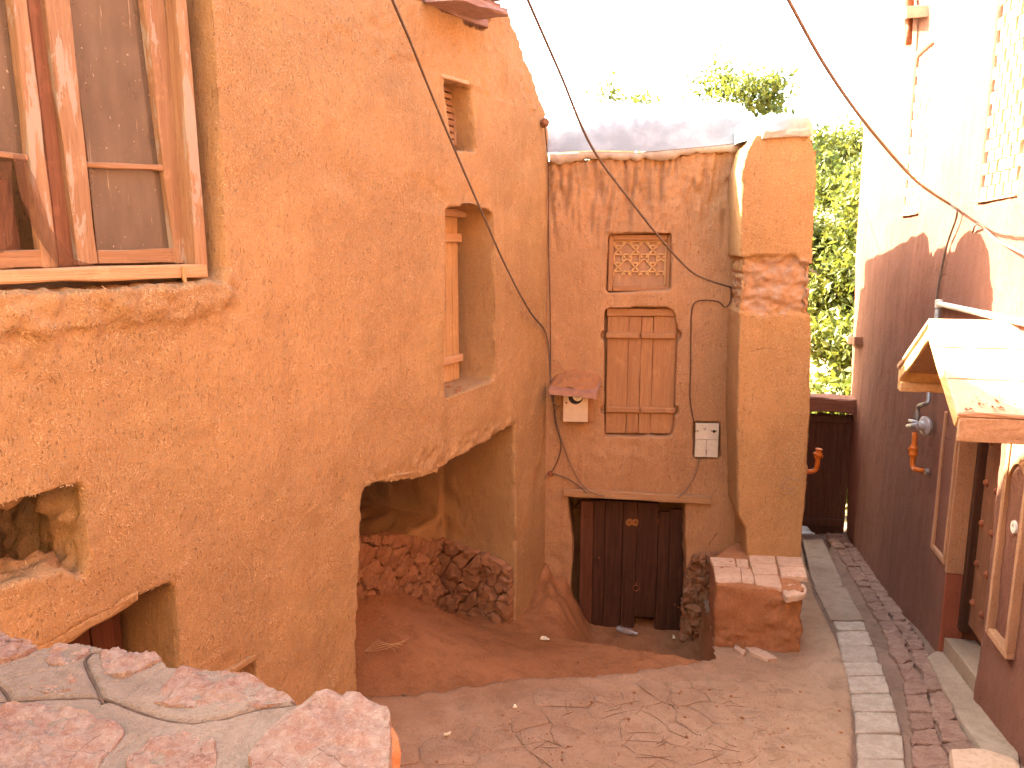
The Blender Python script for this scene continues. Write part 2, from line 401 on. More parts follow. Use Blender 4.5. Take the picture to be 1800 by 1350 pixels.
def lathe_bm(bm, c, ax, prof, sides=16):
    ax = Vector(ax).normalized(); a = ax.cross(Vector((0, 0, 1)) if abs(ax.z) < .9 else Vector((1, 0, 0))).normalized(); b = ax.cross(a)
    c = Vector(c); rings = []
    for h, r_ in prof:
        rings.append([bm.verts.new(c + ax * h + a * (r_ * math.cos(2 * math.pi * k / sides)) + b * (r_ * math.sin(2 * math.pi * k / sides))) for k in range(sides)])
    for i in range(len(rings) - 1):
        for k in range(sides): bm.faces.new((rings[i][k], rings[i][(k + 1) % sides], rings[i + 1][(k + 1) % sides], rings[i + 1][k]))
    bm.faces.new(rings[0][::-1]); bm.faces.new(rings[-1])
def lathe(name, c, ax, prof, mat, parent=None, m=None, sides=16):
    bm = bmesh.new(); lathe_bm(bm, c, ax, prof, sides); return from_bm(name, bm, mat, parent, m, False)

def solid(name, base_bms, cutters, mat, parent, vox=.03, disp=None, smooth=4, m=None):
    """closed bodies joined, openings cut out, then remeshed into one soft hand-plastered surface"""
    me = bpy.data.meshes.new('tmp'); base_bms[0].to_mesh(me)
    o = bpy.data.objects.new('tmp', me); COL.objects.link(o); tmp = [o]
    def addmod(bm, op):
        me2 = bpy.data.meshes.new('tmp'); bm.to_mesh(me2); c = bpy.data.objects.new('tmp', me2); COL.objects.link(c); tmp.append(c)
        md = o.modifiers.new('b', 'BOOLEAN'); md.operation = op; md.object = c; md.solver = 'EXACT'
    for b in base_bms[1:]: addmod(b, 'UNION')
    for c in cutters: addmod(c, 'DIFFERENCE')
    md = o.modifiers.new('r', 'REMESH'); md.mode = 'VOXEL'; md.voxel_size = vox
    if smooth:
        md = o.modifiers.new('s', 'SMOOTH'); md.factor = .5; md.iterations = smooth
    bpy.context.view_layer.update()
    ev = o.evaluated_get(bpy.context.evaluated_depsgraph_get())
    out = bpy.data.meshes.new_from_object(ev)
    for t in tmp:
        d = t.data; bpy.data.objects.remove(t); bpy.data.meshes.remove(d)
    n = len(out.vertices); co = np.empty(n * 3, np.float32); out.vertices.foreach_get('co', co); co = co.reshape(-1, 3)
    nr = np.empty(n * 3, np.float32); out.vertices.foreach_get('normal', nr); nr = nr.reshape(-1, 3)
    d = np.zeros(n, np.float32)
    nz = mn.noise
    for i in range(n):
        p = Vector(co[i])
        a = nz(p * 1.3) * .012 + nz(p * 5.5) * .005 + nz(p * 17) * .004 + nz(p * 37) * .003
        if disp: a += disp(p, nr[i])
        d[i] = a
    co = co + nr * d[:, None]
    out.vertices.foreach_set('co', co.ravel()); out.name = name
    out.polygons.foreach_set('use_smooth', [True] * len(out.polygons))
    out.materials.clear(); out.update()
    return link(name, out, mat, parent, m)

def resample(poly, n, jit=0, r=rnd):
    P = [Vector((p[0], p[1])) for p in poly]; L = [(P[(i + 1) % len(P)] - P[i]).length for i in range(len(P))]; T = sum(L); out = []
    for k in range(n):
        d = T * k / n; i = 0
        while d > L[i]: d -= L[i]; i += 1
        q = P[i].lerp(P[(i + 1) % len(P)], d / max(L[i], 1e-9))
        out.append(q + Vector((r.uniform(-jit, jit), r.uniform(-jit, jit))))
    return out
def lump(name, poly, to3, h, mat, parent=None, m=None, n=18, rings=(0, .06, .2, .5, .8), dome=.25, rough=.01, jit=.004, base=-.03, seed=0, smooth=True, nf=9.0):
    """a stone or slab: outline poly, raised by h over the surface to3(a, b, height)"""
    r = random.Random(seed * 7 + 3)
    P = resample(poly, n, jit, r); c = sum(P, Vector((0, 0))) / n
    vs_, fs = [], []
    off = Vector((seed * 3.7, seed * 1.3, seed * .77))
    for k, q in enumerate((None,) + tuple(rings)):
        for p in P:
            f = 0 if q is None else q
            xy = p.lerp(c, f)
            if q is None: hh = base
            else:
                e = min(1, f / .06) if f < .06 else 1
                hh = h * (.72 if f == 0 else 1 + dome * (f ** .6)) + rough * mn.noise(Vector((xy.x, xy.y, 0)) * nf + off) + rough * .5 * mn.noise(Vector((xy.x, xy.y, 0)) * nf * 3 + off) + rough * .25 * mn.noise(Vector((xy.x, xy.y, 0)) * nf * 7 + off)
            vs_.append(to3(xy.x, xy.y, hh))
    K = len(rings) + 1
    for k in range(K - 1):
        for i in range(n): fs.append((k * n + i, k * n + (i + 1) % n, (k + 1) * n + (i + 1) % n, (k + 1) * n + i))
    hh = h * (1 + dome) + rough * mn.noise(Vector((c.x, c.y, 0)) * nf + off)
    vs_.append(to3(c.x, c.y, hh)); ci = len(vs_) - 1
    for i in range(n): fs.append(((K - 1) * n + i, (K - 1) * n + (i + 1) % n, ci))
    me = bpy.data.meshes.new(name); me.from_pydata([tuple(v) for v in vs_], [], fs); me.update()
    if smooth: me.polygons.foreach_set('use_smooth', [True] * len(me.polygons))
    o = link(name, me, mat, parent, m)
    bm = bmesh.new(); bm.from_mesh(me); bmesh.ops.recalc_face_normals(bm, faces=bm.faces[:]); bm.to_mesh(me); bm.free()
    if smooth:
        try: me.set_sharp_from_angle(angle=R(50))
        except Exception: pass
    return o
def clip(poly, p, nrm):
    out = []
    for i in range(len(poly)):
        a, b = poly[i], poly[(i + 1) % len(poly)]
        da, db = (a - p).dot(nrm), (b - p).dot(nrm)
        if da <= 0: out.append(a)
        if da * db < 0: out.append(a.lerp(b, da / (da - db)))
    return out
def voronoi(bound, sites, gap):
    B = [Vector(p) for p in bound]; S = [Vector(s) for s in sites]; res = []
    for i, s in enumerate(S):
        poly = B
        for j, q in enumerate(S):
            if i == j: continue
            d = q - s
            if d.length > 2.5: continue
            nn = d.normalized(); poly = clip(poly, (s + q) / 2 - nn * gap / 2, nn)
            if len(poly) < 3: break
        if len(poly) >= 3: res.append(poly)
    return res
def area(p): return abs(sum(p[i][0] * p[(i + 1) % len(p)][1] - p[(i + 1) % len(p)][0] * p[i][1] for i in range(len(p)))) / 2
def inside(x, y, poly):
    c = False; n = len(poly)
    for i in range(n):
        a, b = poly[i], poly[(i + 1) % n]
        if (a[1] > y) != (b[1] > y) and x < (b[0] - a[0]) * (y - a[1]) / (b[1] - a[1]) + a[0]: c = not c
    return c

# ------------------------------------------------------------------ ground heights
def rbf(P):
    P = np.array(P, float); X = P[:, :2]; n = len(P)
    def k(r2): return np.where(r2 > 1e-12, .5 * r2 * np.log(np.maximum(r2, 1e-12)), 0)
    A = k(((X[:, None] - X[None]) ** 2).sum(-1)) + np.eye(n) * .05
    Q = np.c_[np.ones(n), X]; S = np.block([[A, Q], [Q.T, np.zeros((3, 3))]])
    wv = np.linalg.solve(S, np.r_[P[:, 2], 0, 0, 0])
    def f(x, y):
        x = np.asarray(x, float); y = np.asarray(y, float)
        r2 = (x[..., None] - X[:, 0]) ** 2 + (y[..., None] - X[:, 1]) ** 2
        return (k(r2) * wv[:n]).sum(-1) + wv[n] + wv[n + 1] * x + wv[n + 2] * y
    return f
def wp(fr, px, py, v=0.0):
    u, z = fr.hit(px, py, v); p = fr.w(u, v, z); return (p.x, p.y, p.z)
G = rbf([wp(FL, 622, 1235), wp(FR, 1490, 940), wp(FR, 1560, 1040), wp(FR, 1645, 1140), wp(FR, 1740, 1270), wp(FR, 1790, 1330),
         (1.75, 6.28, -.12), (2.6, 6.5, -.16), (-.5, 3.2, .42), (-3, 3, .5), (3.4, 2.0, .3), (4.0, 14, -1.0), (5.5, 14, -1.0)])
def gp(px, py, dz=0.0):
    d = ray(px, py); z = 0.0
    for _ in range(25):
        t = (z - CAM_Z) / d.z; x, y = d.x * t, d.y * t; z = .5 * z + .5 * (float(G(x, y)) + dz)
    return (x, y, z)
# the broken edge of the lane, the lip of the pit in front of the low door, the edge of the channel
EDGE = [gp(*p) for p in ((560, 1236), (625, 1229), (700, 1219), (800, 1211), (870, 1195), (1000, 1190), (1100, 1180), (1180, 1170), (1250, 1161), (1262, 1150))]
DROP = .19
Yd = rbf([wp(FL, 897, 1105), (EDGE[1][0], EDGE[1][1], EDGE[1][2] - DROP), (EDGE[4][0], EDGE[4][1], EDGE[4][2] - DROP), (EDGE[8][0], EDGE[8][1], EDGE[8][2] - .06),
          (.34, 7.1, -.33), wp(FL, 640, 1040, .87), wp(FL, 740, 1042, .87), (1.72, 6.3, -.17), (-3, 4.5, .25)])
def yp(px, py):
    d = ray(px, py); z = 0.0
    for _ in range(25):
        t = (z - CAM_Z) / d.z; x, y = d.x * t, d.y * t; z = .5 * z + .5 * float(Yd(x, y))
    return (x, y, z)
LIP = [yp(*p) for p in ((905, 1112), (960, 1116), (1040, 1128), (1120, 1141), (1190, 1151), (1240, 1162), (1262, 1164))]
LCH = [gp(*p) for p in ((1392, 900), (1408, 955), (1430, 1045), (1455, 1095), (1478, 1150), (1492, 1200), (1497, 1260), (1495, 1350), (1490, 1440), (1480, 1700))]
def polyside(P, x, y):
    """signed distance to a polyline, positive on its left"""
    best = None
    d = np.full(x.shape, 1e9); s = np.zeros(x.shape)
    for i in range(len(P) - 1):
        ax, ay = P[i][0], P[i][1]; bx, by = P[i + 1][0], P[i + 1][1]; dx, dy = bx - ax, by - ay; L2 = dx * dx + dy * dy
        t = np.clip(((x - ax) * dx + (y - ay) * dy) / L2, 0, 1) if 0 < i < len(P) - 2 else (
            np.minimum(((x - ax) * dx + (y - ay) * dy) / L2, 1) if i == 0 else np.maximum(((x - ax) * dx + (y - ay) * dy) / L2, 0))
        qx, qy = x - ax - t * dx, y - ay - t * dy; q = np.hypot(qx, qy); sg = np.sign(dx * (y - ay) - dy * (x - ax))
        m_ = q < d; d = np.where(m_, q, d); s = np.where(m_, sg, s)
    return d * s
def sstep(a, b, x):
    t = np.clip((x - a) / (b - a), 0, 1); return t * t * (3 - 2 * t)
def nfield(x, y, f, seed=0):
    o = np.empty(x.size); xr, yr = x.ravel(), y.ravel()
    for i in range(x.size): o[i] = mn.noise(Vector((xr[i] * f, yr[i] * f, seed * 5.3)))
    return o.reshape(x.shape)
PITZ = -.80
def zp0(px, py, z=.45):
    d = ray(px, py); t = (z - CAM_Z) / d.z; return (d.x * t, d.y * t, z)
SLABLINE = [gp(*p) for p in ((1500, 1168), (1420, 1186), (1330, 1184), (1250, 1186), (1120, 1206), (1010, 1222), (920, 1250), (790, 1278), (660, 1310), (560, 1330))]
def ground():
    h = .025
    xs = np.arange(-3.2, 5.6, h); ys = np.arange(2.2, 11.6, h); X, Y = np.meshgrid(xs, ys)
    n1 = nfield(X, Y, 2.5, 1); n2 = nfield(X, Y, 8, 2); n3 = nfield(X, Y, 22, 3)
    jag = n1 * .05 + n2 * .075 + n3 * .04
    Zl = G(X, Y); Zy = Yd(X, Y)
    de = polyside(EDGE, X, Y) + jag                       # + beyond the lane's broken edge
    dl = polyside(LIP, X, Y) + jag * .7                   # + beyond the lip: the pit
    dc = -polyside(LCH[::-1], X, Y)                       # sign fixed below
    dc = polyside(LCH, X, Y)                              # left of the downhill line = channel side
    yard = Zy + n1 * .03 + n2 * .012 + n3 * .006
    pit = np.full(X.shape, PITZ) + n2 * .015 + n3 * .006 + .50 * sstep(0, 1, (.95 - X) / .6)
    yz = yard + (pit - yard) * sstep(-.03, .10, dl)
    lane = Zl + n1 * .015 + n2 * .008 + n3 * .004
    rim = np.exp(-((de + .06) / .07) ** 2) * .012
    z = (lane + rim) + (yz - lane) * sstep(-.03, .035, de)
    chan = sstep(-.02, .03, dc)
    z = z - chan * .036
    slabm = sstep(-.05, .12, polyside(SLABLINE, X, Y)) * (de < -.12)
    z = z - .0085 * slabm * (1 - chan)
    # beyond the bench and along the house: keep the lane level there
    kind = np.where(chan > .5, 2, np.where(de > .03, 1, 0))
    right = polyside([zp0(1245.5, 978.5), zp0(1255.7, 1026.3)], X, Y) > .02
    z = z + np.where(right, 0, .34 * np.exp(-((X - .50) / .26) ** 2 - ((Y - 8.0) / .36) ** 2) * (1 + .5 * n2))
    kind = np.where(right & (chan <= .5), 0, kind)
    z = np.where(right & (chan <= .5), lane, z)
    idx = np.arange(X.size).reshape(X.shape)
    fk = kind[:-1, :-1]
    V = np.c_[X.ravel(), Y.ravel(), z.ravel()]
    for k, (nm, mt) in enumerate((('lane', 'lane'), ('yard', 'yard'), ('drain_bed', 'bed'))):
        a = np.argwhere(fk == k)
        f = np.c_[idx[a[:, 0], a[:, 1]], idx[a[:, 0], a[:, 1] + 1], idx[a[:, 0] + 1, a[:, 1] + 1], idx[a[:, 0] + 1, a[:, 1]]]
        used, inv = np.unique(f, return_inverse=True)
        o = mesh(nm, V[used].tolist(), inv.reshape(-1, 4).tolist(), M[mt], None, None, True); tag(o, kind='structure')
        if k == 0: lane_o = o
        if k == 2: bed_o = o
    s = 120; g2 = mesh('ground', [(-s, -s, -1.15), (s, -s, -1.15), (s, s, -1.15), (-s, s, -1.15)], [(0, 1, 2, 3)], M['terrain']); tag(g2, kind='structure')
    return lane_o, bed_o
LANE, BED = ground()

def on_ground(dz=0.0):
    return lambda x, y, h: (x, y, float(G(x, y)) + dz + h)
# stamped slabs of the lane: irregular pieces with narrow recessed joints
def lane_slabs():
    P = [gp(*p)[:2] for p in ((1120, 1196), (1250, 1176), (1330, 1180), (1420, 1190), (1462, 1170), (1485, 1215), (1489, 1280), (1486, 1420), (560, 1420), (660, 1300), (790, 1268), (920, 1240), (1010, 1210))]
    r = random.Random(4); x0, x1 = min(p[0] for p in P) - .5, max(p[0] for p in P) + .5; y0, y1 = min(p[1] for p in P) - .4, max(p[1] for p in P) + .4
    S = []
    for _ in range(16000):
        q = (r.uniform(x0, x1), r.uniform(y0, y1))
        if all(math.hypot(q[0] - s_[0], (q[1] - s_[1]) * .85) > .21 + .12 * mn.noise(Vector((q[0] * 2, q[1] * 2, 3))) for s_ in S): S.append(q)
    k = 0
    for i, s_ in enumerate(S):
        if not inside(s_[0], s_[1], P): continue
        bnd = [Vector((s_[0] + .5 * math.cos(a * math.pi / 6), s_[1] + .5 * math.sin(a * math.pi / 6))) for a in range(12)]
        near = [q for q in S if q is not s_ and math.hypot(q[0] - s_[0], q[1] - s_[1]) < 1.0]
        cell = voronoi(bnd, [s_] + near, .005)[0]
        if area(cell) < .006: continue
        X_, Y_ = np.array([p[0] for p in cell]), np.array([p[1] for p in cell])
        if polyside(LCH, X_, Y_).max() > .05: 
            cell = [Vector((p[0] - max(0, polyside(LCH, np.array([p[0]]), np.array([p[1]]))[0] + .012), p[1])) for p in cell]
        pts = []
        for p in resample(cell, 30):
            q = Vector((p.x * 4.5, p.y * 4.5, 9)); pts.append((p.x + mn.noise(q) * .05 + mn.noise(q * 4) * .008, p.y + mn.noise(q + Vector((7, 3, 1))) * .05))
        lump('slab', pts, on_ground(-.014), .013 + r.uniform(-.0035, .0035), M['slab'], LANE, None, 30, (0, .03, .3), .06, .008, 0, -.03, i, nf=4)
lane_slabs()

def grooves():
    r = random.Random(12); bm = bmesh.new(); g3 = on_ground(-.0008)
    for k in range(80):
        px, py = r.uniform(900, 1485), r.uniform(1185, 1348)
        if py < 1195 + (1485 - px) * .10: continue
        x, y, z = gp(px, py); a = r.uniform(0, 6.28); L = r.uniform(.10, .42); cv = r.uniform(-3.2, 3.2); P = []
        for i in range(12):
            P.append(g3(x, y, r.uniform(-.0006, .0006))); x += math.cos(a) * L / 11; y += math.sin(a) * L / 11; a += cv * L / 11
        if polyside(LCH, np.array([p[0] for p in P]), np.array([p[1] for p in P])).max() > -.02: continue
        tube_bm(bm, P, [.001 + .0016 * math.sin(math.pi * i / 11) for i in range(12)], 5)
    tag(from_bm('groove_dirt', bm, M['groove'], LANE, None, True), kind='stuff')
grooves()

def strip(Lp, Rp, n, name, mat, parent, cols=1, h=.07, jit=.006, gap=.012, seed=0, rough=.006, base=-.03, dz=-.035, nn=16, skip=0):
    r = random.Random(seed)
    Lg = [Vector(gp(*p)[:2]) for p in Lp]; Rg = [Vector(gp(*p)[:2]) for p in Rp]
    def at(P, t):
        L = [(P[i + 1] - P[i]).length for i in range(len(P) - 1)]; d = t * sum(L)
        for i, l in enumerate(L):
            if d <= l or i == len(L) - 1: return P[i].lerp(P[i + 1], d / l)
            d -= l
    k = 0
    for c in range(cols):
        ts = [0]
        while ts[-1] < 1: ts.append(ts[-1] + (1 / n) * r.uniform(.75, 1.3))
        ts[-1] = 1
        for a, b in zip(ts[:-1], ts[1:]):
            if b - a < .25 / n: continue
            f0, f1 = c / cols, (c + 1) / cols
            q = [at(Lg, a).lerp(at(Rg, a), f0), at(Lg, a).lerp(at(Rg, a), f1), at(Lg, b).lerp(at(Rg, b), f1), at(Lg, b).lerp(at(Rg, b), f0)]
            cc = sum(q, Vector((0, 0))) / 4
            q = [p + (cc - p).normalized() * gap * .7 + Vector((r.uniform(-jit, jit), r.uniform(-jit, jit))) for p in q]
            if r.random() < skip: continue
            lump(name, q, on_ground(dz), h + r.uniform(-.004, .004), mat, parent, None, nn, (0, .05, .15, .45), .06, rough, jit * .6, base, seed * 50 + k); k += 1
strip([(1466, 1092), (1482, 1170), (1500, 1250), (1506, 1360)], [(1520, 1092), (1558, 1190), (1585, 1270), (1597, 1360)], 9, 'paving_block', M['block'], BED, 1, .032, .007, .012, 1)
strip([(1412, 945), (1432, 1035), (1460, 1088)], [(1446, 945), (1490, 1035), (1519, 1088)], 2, 'paving_slab', M['concrete'], BED, 1, .028, .006, .006, 2, .012)
strip([(1452, 936), (1500, 1015), (1548, 1100), (1590, 1200), (1613, 1360)], [(1484, 936), (1548, 1015), (1604, 1100), (1658, 1200), (1735, 1360)], 24, 'red_sett', M['red_sett'], BED, 2, .031, .022, .005, 3, .022, nn=18)
ap = [gp(*p)[:2] for p in ((1628, 1155), (1646, 1143), (1700, 1135), (1760, 1180), (1790, 1290), (1790, 1345), (1740, 1345), (1690, 1270))]
lump('doorstep_apron', ap, on_ground(-.035), .045, M['concrete'], BED, None, 40, (0, .04, .2, .5), .03, .01, .004, -.03, 5)

# ------------------------------------------------------------------ the house on the left
def zext(prof, **k): return prof
LH = thing('adobe_house', 'tall straw-plastered house on the left with the big old glazed window', 'house', FL.m, 'red mud houses')
top = FL.pts([(735, -4), (790, 22), (830, 44), (852, 52), (862, 30), (890, 14), (915, 75), (936, 130), (948, 170), (957, 200), (962, 230)])
prof = [(-9.5, -1.2), (0.02, -1.2), (0.02, top[-1][1])] + top[::-1][1:] + [(-3.2, 5.35), (-9.5, 5.4)]
cut = []
# window opening: reveal visible on its right
WV = .16
win = FL.pts([(372, -40), (398, 478), (392, 492), (340, 500), (0, 512)])
wl = FL.hit(-420, 520)[0]
win = [(win[0][0], 5.0), win[1], win[2], win[3], win[4], (wl, win[4][1]), (wl, 5.0)]
cut.append(prism_bm(win, -.3, 1.3))
SV = .18
cut.append(prism_bm(FL.pts([(778, 136), (800, 142), (826, 150), (832, 200), (838, 268), (797, 262), (786, 200)]), -.3, SV + .12))
MV = .37
cut.append(prism_bm(FL.pts([(783, 366), (830, 360), (868, 374), (871, 520), (869, 668), (785, 700), (783, 540)]), -.3, MV + .10))
RV = .87
rec = FL.pts([(634, 880), (640, 858), (655, 850), (690, 848), (720, 842), (745, 838), (770, 825), (800, 806), (830, 788), (870, 764), (895, 748), (904, 752), (906, 830), (908, 960), (907, 1010), (906, 1060)])
rec = [(FL.hit(624, 1235)[0], -1.0)] + FL.pts([(626, 1160), (631, 1000)]) + rec + [(FL.hit(905, 1105)[0], -1.0)]
cut.append(prism_bm(rec, -.3, RV))
zt = FL.hit(700, 945, RV)[1]                       # platform top
zc = FL.hit(640, 830, RV)[1]
room = [(FL.hit(560, 900, RV)[0], zt - .05), (FL.hit(772, 900, RV)[0], zt - .05), (FL.hit(774, 850, RV)[0], zc + .3), (FL.hit(560, 900, RV)[0], zc + .3)]
room[0] = (room[0][0] - 1.0, room[0][1]); room[3] = (room[3][0] - 1.0, room[3][1])
cut.append(prism_bm(room, RV - .05, RV + 2.3))
hole = FL.pts([(-120, 925), (0, 890), (60, 873), (110, 858), (146, 853), (151, 905), (153, 985), (148, 1018), (112, 1002), (60, 1015), (0, 1030), (-120, 1060)])
cut.append(prism_bm(hole, -.3, 1.1))
DV = .35
low = FL.pts([(-60, 1195), (30, 1165), (150, 1094), (230, 1050), (298, 1026), (308, 1030), (313, 1110), (316, 1190)])
lowp = [(low[0][0], -.6)] + low + [(low[-1][0], -.6)]
cut.append(prism_bm(lowp, -.3, DV + .25))
notch = FL.pts([(405, 1192), (425, 1176), (448, 1160), (452, 1240), (400, 1240)])
cut.append(prism_bm(notch, -.3, .12))
ledge = FL.pts([(0, 515), (300, 505), (392, 494), (398, 520), (388, 545), (300, 560), (150, 575), (-60, 590), (-60, 515)])
lbm = prism_bm(ledge, -.022, .2)
hz0 = min(p[1] for p in hole); hu1 = max(p[0] for p in hole)
rq0, rq1 = FL.hit(640, 858), FL.hit(905, 745)
def dispL(p, nr):
    a = 0.0
    if p.y > .06 and p.x < hu1 + .05 and hz0 - .15 < p.z < hz0 + 1.1:      # the broken hole: rough inside
        a += mn.noise(p * 5) * .09 + mn.noise(p * 13) * .055 + mn.noise(p * 27) * .025
    if p.z > 4.75 and p.x > -3.4:                                          # weathered top
        a += mn.noise(Vector((p.x * 5, p.y * 5, p.z * 2))) * .022 + mn.noise(p * 16) * .012
    if p.x < -4.25 and 2.9 < p.z < 3.37: a += (mn.noise(p * 11) * .022 + mn.noise(p * 26) * .012) * min(1, (p.z - 2.9) / .25)
    if p.y < .35 and rq0[0] < p.x < rq1[0]:
        zl = rq0[1] + (rq1[1] - rq0[1]) * (p.x - rq0[0]) / (rq1[0] - rq0[0])
        k = max(0, 1 - abs(p.z - zl) / .16)
        if k: a += k * (mn.noise(p * 9) * .022 + mn.noise(p * 21) * .018)
    if p.y < .3: a += mn.noise(p * 3.1) * .006 + max(0, mn.noise(p * 2.2 + Vector((9, 0, 0))) - .35) * -.05
    if p.y > RV - .2: a += mn.noise(p * 5) * .03
    return a
mound = prism_bm(FL.pts([(898, 1120), (905, 1070), (940, 1045), (985, 1050), (1000, 1130)]), -.02, .3)
lw = solid('wall', [prism_bm(prof, 0, 3.6), lbm], cut, M['adobe_left'], LH, .022, dispL, 1)

def straw(o, count, seed, keep, lmin=.006, lmax=.021):
    r = random.Random(seed); me = o.data; n = len(me.polygons)
    c = np.empty(n * 3, np.float32); me.polygons.foreach_get('center', c); c = c.reshape(-1, 3)
    nr = np.empty(n * 3, np.float32); me.polygons.foreach_get('normal', nr); nr = nr.reshape(-1, 3)
    ok = np.nonzero(keep(c, nr))[0]; vs_, fs = [], []
    for _ in range(count):
        k = int(ok[r.randrange(len(ok))]); nn = Vector(nr[k]); p = Vector(c[k])
        a = nn.orthogonal().normalized(); b = nn.cross(a); p = p + a * r.uniform(-.013, .013) + b * r.uniform(-.013, .013)
        an = r.uniform(0, 6.283); d = a * math.cos(an) + b * math.sin(an); e = nn.cross(d)
        L = r.uniform(lmin, lmax) * .5; W = r.uniform(.0009, .0018); t = r.uniform(-.15, .3)
        q = p + nn * .0025; up = nn * (L * t); k = len(vs_)
        vs_ += [q - d * L - e * W, q - d * L + e * W, q + d * L + e * W + up, q + d * L - e * W + up]; fs.append((k, k + 1, k + 2, k + 3))
    s_ = mesh('straw', vs_, fs, M['straw'], o.parent); tag(s_, kind='stuff'); return s_
straw(lw, 85000, 3, lambda c, nr: (nr[:, 1] < -.3) & (c[:, 0] > -6.3) & (c[:, 2] > -.4) & (c[:, 1] < .2))
_inv = FL.m.inverted()
bm = bmesh.new()
bxm(bm, -7.0, 1.8, -4.4, -2.8, -.6, 7.4)  # unseen wall added behind the camera: blocks sky, bounces warm light
for v_ in bm.verts: v_.co = _inv @ v_.co
from_bm('bounce_wall', bm, M['adobe_left'], LH)
def px_board(name, fr, quad, v, thick, mat, parent, **k): return board(name, fr.pts(quad, v), v, v + thick, mat, parent, **k)
# --- big window
W1 = part('window', LH)
v = WV
fr_ = px_board('window_frame', FL, [(309, -30), (326, -30), (367, 468), (346, 470)], v - .10, .10, M['sash'], W1, cuts=6)
px_board('window_frame', FL, [(287, -30), (310, -30), (346, 468), (328, 470)], v - .015, .06, M['frame_dark'], W1, cuts=5)
px_board('window_frame', FL, [(44, -30), (76, -30), (142, 472), (104, 474)], v + .015, .05, M['frame_dark'], W1, cuts=5)
px_board('window_sill', FL, [(-400, 488), (366, 464), (366, 487), (-400, 512)], v - .13, .12, M['old_yellow_x'], W1, cuts=8, jit=.005)
px_board('splinter', FL, [(321, 468), (327, 468), (330, 500), (325, 502)], v - .145, .012, M['old_yellow'], W1, cuts=1, jit=.003, bev=.002)
px_board('stile', FL, [(76, -30), (121, -30), (173, 464), (140, 466)], v - .02, .05, M['sash'], W1, cuts=6)
px_board('stile', FL, [(250, -30), (287, -30), (336, 462), (310, 464)], v - .02, .05, M['sash'], W1, cuts=6)
px_board('rail', FL, [(152, 284), (292, 290), (293, 300), (153, 294)], v - .015, .04, M['sash_plain'], W1)
px_board('rail', FL, [(172, 440), (309, 436), (311, 462), (174, 465)], v - .015, .045, M['sash_plain'], W1)
mesh('pane', [(a, v + .022, b) for a, b in FL.pts([(116, -30), (258, -30), (294, 291), (156, 288)], v + .02)], [(0, 1, 2, 3)], M['dusty_glass'], W1)
mesh('pane', [(a, v + .022, b) for a, b in FL.pts([(155, 286), (294, 292), (312, 440), (172, 446)], v + .02)], [(0, 1, 2, 3)], M['dusty_glass'], W1)
px_board('stile', FL, [(18, -30), (45, -30), (104, 470), (76, 472)], v - .035, .05, M['sash'], W1, cuts=6)
px_board('rail', FL, [(-90, 252), (52, 272), (53, 284), (-90, 264)], v - .03, .04, M['sash_plain'], W1)
px_board('rail', FL, [(-120, 448), (78, 438), (80, 468), (-120, 482)], v - .03, .045, M['sash_plain'], W1)
px_board('stile', FL, [(-260, -30), (-215, -30), (-120, 478), (-160, 480)], v - .035, .05, M['sash'], W1, cuts=6)
mesh('pane', [(a, v + .01, b) for a, b in FL.pts([(-220, -30), (22, -30), (46, 274), (-150, 262)], v + .01)], [(0, 1, 2, 3)], M['dusty_glass'], W1)
px_board('inner_board', FL, [(-150, 300), (18, 316), (40, 445), (-120, 452)], v + .10, .03, M['frame_dark'], W1)
# torn insect screen hanging across the sashes
bm = bmesh.new()
g = FL.pts([(20, 270), (44, 268), (60, 315), (90, 400), (120, 452), (165, 466), (104, 470), (66, 420), (40, 350)], v - .05)
r_ = random.Random(8); vv = [bm.verts.new((p[0], v - .05 + r_.uniform(-.012, .012), p[1])) for p in g]; bm.faces.new(vv)
bmesh.ops.triangulate(bm, faces=bm.faces[:]); bmesh.ops.subdivide_edges(bm, edges=bm.edges[:], cuts=2)
for q in bm.verts: q.co.y += mn.noise(q.co * 9) * .02
from_bm('torn_screen', bm, M['screen'], W1, None, True)
bm = bmesh.new()
g = FL.pts([(-120, 282), (20, 284), (24, 340), (20, 425), (0, 445), (-120, 440)], v - .04); vv = [bm.verts.new((p[0], v - .04, p[1])) for p in g]; bm.faces.new(vv)
bmesh.ops.triangulate(bm, faces=bm.faces[:]); bmesh.ops.subdivide_edges(bm, edges=bm.edges[:], cuts=2)
for q in bm.verts: q.co.y += mn.noise(q.co * 9) * .02
from_bm('torn_screen', bm, M['screen'], W1, None, True)
# --- small lattice window near the top
W2 = part('window', LH)
px_board('window_frame', FL, [(776, 128), (824, 142), (826, 150), (778, 137)], -.02, .12, M['old_yellow_x'], W2, cuts=2)
q = FL.pts([(770, 140), (801, 146), (803, 262), (780, 262)], SV)
u0, u1, z0, z1 = q[0][0] - .1, q[1][0], q[2][1] + .02, q[0][1] - .02
for i in range(9):
    z = z0 + (z1 - z0) * (i + .5) / 9
    board('slat', rect(u0, u1 - .02, z - .018, z + .018), SV, SV + .03, M['sash_plain'], W2, cuts=0)
board('stile', rect(u1 - .035, u1, z0, z1), SV - .01, SV + .04, M['sash'], W2)
board('stile', rect(u0 + .10, u0 + .135, z0, z1), SV - .008, SV + .035, M['sash'], W2)
